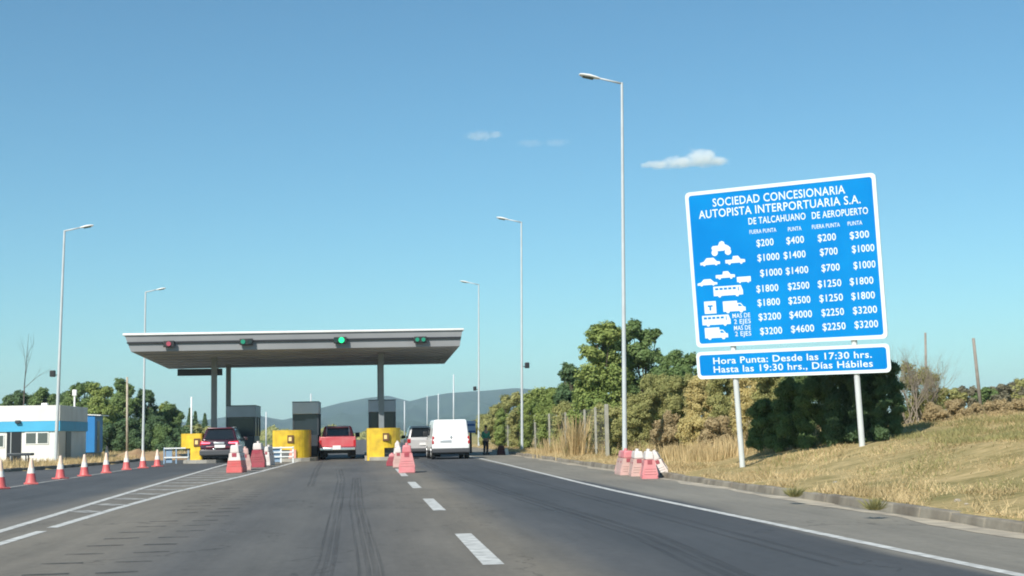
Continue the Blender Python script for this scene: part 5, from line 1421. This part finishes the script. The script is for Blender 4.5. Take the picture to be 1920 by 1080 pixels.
# clouds: real volumes high above the haze
def cloud(name, px, py, d, w, h, dens_, label, puffs, seed):
    c = at(px, py, d); m = bpy.data.materials.new('cloud_vapour_%d' % seed); m.use_nodes = True
    nt = m.node_tree; N = nt.nodes; L = nt.links; N.remove(N['Principled BSDF'])
    pv = N.new('ShaderNodeVolumePrincipled'); pv.inputs['Color'].default_value = (1, 1, 1, 1); pv.inputs['Anisotropy'].default_value = -.1
    tc = N.new('ShaderNodeTexCoord')
    nz = N.new('ShaderNodeTexNoise'); nz.inputs['Scale'].default_value = 3.2; nz.inputs['Detail'].default_value = 6; nz.inputs['Roughness'].default_value = .62
    mp = N.new('ShaderNodeMapping'); mp.inputs['Location'].default_value = (seed * 3.7, seed, 0); mp.inputs['Scale'].default_value = (1.6, 1, 1)
    L.new(tc.outputs['Object'], mp.inputs[0]); L.new(mp.outputs[0], nz.inputs['Vector'])
    best = None
    for (ox, oz, rx, rz_) in puffs:
        mq = N.new('ShaderNodeMapping'); mq.vector_type = 'POINT'
        mq.inputs['Location'].default_value = (-ox / rx, 0, -oz / rz_); mq.inputs['Scale'].default_value = (1 / rx, 1.6, 1 / rz_)
        L.new(tc.outputs['Object'], mq.inputs[0]); ln = N.new('ShaderNodeVectorMath'); ln.operation = 'LENGTH'; L.new(mq.outputs[0], ln.inputs[0])
        s_ = N.new('ShaderNodeMath'); s_.operation = 'SUBTRACT'; s_.inputs[0].default_value = 1; L.new(ln.outputs['Value'], s_.inputs[1])
        if best is None: best = s_.outputs[0]
        else:
            mxx = N.new('ShaderNodeMath'); mxx.operation = 'SMOOTH_MAX'; mxx.inputs[2].default_value = .2
            L.new(best, mxx.inputs[0]); L.new(s_.outputs[0], mxx.inputs[1]); best = mxx.outputs[0]
    ad = N.new('ShaderNodeMath'); ad.operation = 'MULTIPLY_ADD'; ad.inputs[1].default_value = 1.7; ad.inputs[2].default_value = -.98; L.new(nz.outputs['Fac'], ad.inputs[0])
    su = N.new('ShaderNodeMath'); su.operation = 'ADD'; L.new(best, su.inputs[0]); L.new(ad.outputs[0], su.inputs[1])
    mr = N.new('ShaderNodeMapRange'); mr.inputs[1].default_value = 0; mr.inputs[2].default_value = .45; mr.inputs[3].default_value = 0; mr.inputs[4].default_value = dens_
    L.new(su.outputs[0], mr.inputs[0]); L.new(mr.outputs[0], pv.inputs['Density'])
    L.new(pv.outputs[0], N['Material Output'].inputs['Volume'])
    W = w * d / FPX / 2; Hh = h * d / FPX / 2
    mb = MB(); bmesh.ops.create_icosphere(mb.bm, subdivisions=3, radius=1.0)
    o = mb.build(name, m); o.location = c; o.scale = (W, W * .6, Hh); o.rotation_euler.z = math.atan2(-c.x, c.y)
    tag(o, label, 'cloud'); return o
cloud('cloud', 1280, 300, 3000, 190, 66, .036, 'white puffy cloud with a flat base left of the tariff sign', [(.38, .05, .42, .62), (-.05, -.12, .55, .40), (-.5, -.22, .42, .24), (.68, -.15, .28, .30)], 1)
cloud('cloud', 905, 255, 3400, 96, 44, .013, 'small thin cloud high above the toll canopy', [(-.1, 0, .75, .55), (.5, .1, .4, .4)], 2)
cloud('cloud', 1020, 268, 3500, 130, 36, .004, 'faint wisp of cloud between the small cloud and the lamp post', [(-.4, 0, .5, .5), (.35, .0, .5, .5)], 3)

# haze
mh = bpy.data.materials.new('haze'); mh.use_nodes = True
N = mh.node_tree.nodes; N.remove(N['Principled BSDF'])
pv = N.new('ShaderNodeVolumePrincipled'); pv.inputs['Color'].default_value = (.64, .79, .95, 1); pv.inputs['Density'].default_value = HAZE
mh.node_tree.links.new(pv.outputs[0], N['Material Output'].inputs['Volume'])
mb = MB(); mb.box(-4200, 4200, -350, 5200, -1.6, 150); o = mb.build('haze', mh); tag(o, 'thin pale haze over the whole plain', 'haze', kind='stuff')

# ------------------------------------------------------------------ light, sky, camera
SUN_EL = R(40); SUN_AZ = R(33)     # light travels 33 degrees right of +Y
trav = Vector((math.sin(SUN_AZ) * math.cos(SUN_EL), math.cos(SUN_AZ) * math.cos(SUN_EL), -math.sin(SUN_EL)))
sl = bpy.data.lights.new('sun', 'SUN'); sl.energy = 4.0; sl.angle = R(.53); sl.color = (1, .94, .84)
so = bpy.data.objects.new('sun', sl); COL.objects.link(so); so.rotation_euler = trav.to_track_quat('-Z', 'Y').to_euler(); so.location = (-40, -60, 80)
W = bpy.data.worlds.new('World'); S.world = W; W.use_nodes = True
N = W.node_tree.nodes; L = W.node_tree.links
sky = N.new('ShaderNodeTexSky'); sky.sky_type = 'NISHITA'; sky.sun_disc = False; sky.sun_elevation = SUN_EL
sky.sun_rotation = SKYROT
sky.altitude = 0; sky.air_density = 1.0; sky.dust_density = .5; sky.ozone_density = 2.0
hs = N.new('ShaderNodeHueSaturation'); hs.inputs['Hue'].default_value = .5; hs.inputs['Saturation'].default_value = 1.0
L.new(sky.outputs[0], hs.inputs['Color'])
bg = N['Background']; bg.inputs['Strength'].default_value = .10
tn = N.new('ShaderNodeMix'); tn.data_type = 'RGBA'; tn.blend_type = 'MULTIPLY'; tn.inputs[0].default_value = 1; tn.inputs[7].default_value = (.455, .745, .79, 1)
L.new(hs.outputs[0], tn.inputs[6]); L.new(tn.outputs[2], bg.inputs['Color'])

cd = bpy.data.cameras.new('camera'); co = bpy.data.objects.new('camera', cd); COL.objects.link(co)
cd.sensor_width = 36; cd.lens = 36 * FPX / 1920; cd.clip_start = .1; cd.clip_end = 12000
mtx = Matrix((cx, cy, -cf)).transposed().to_4x4(); mtx.translation = CAM
co.matrix_world = mtx; S.camera = co
S.render.resolution_x = 1920; S.render.resolution_y = 1080
S.view_settings.view_transform = 'Standard'; S.view_settings.look = 'None'; S.view_settings.gamma = 1; S.view_settings.use_curve_mapping = False
S.view_settings.exposure = EXPO
S.cycles.filter_width = 1.9
S.cycles.use_denoising = True
S.cycles.max_bounces = 8; S.cycles.volume_bounces = 6; S.cycles.transparent_max_bounces = 12
S.cycles.use_adaptive_sampling = True
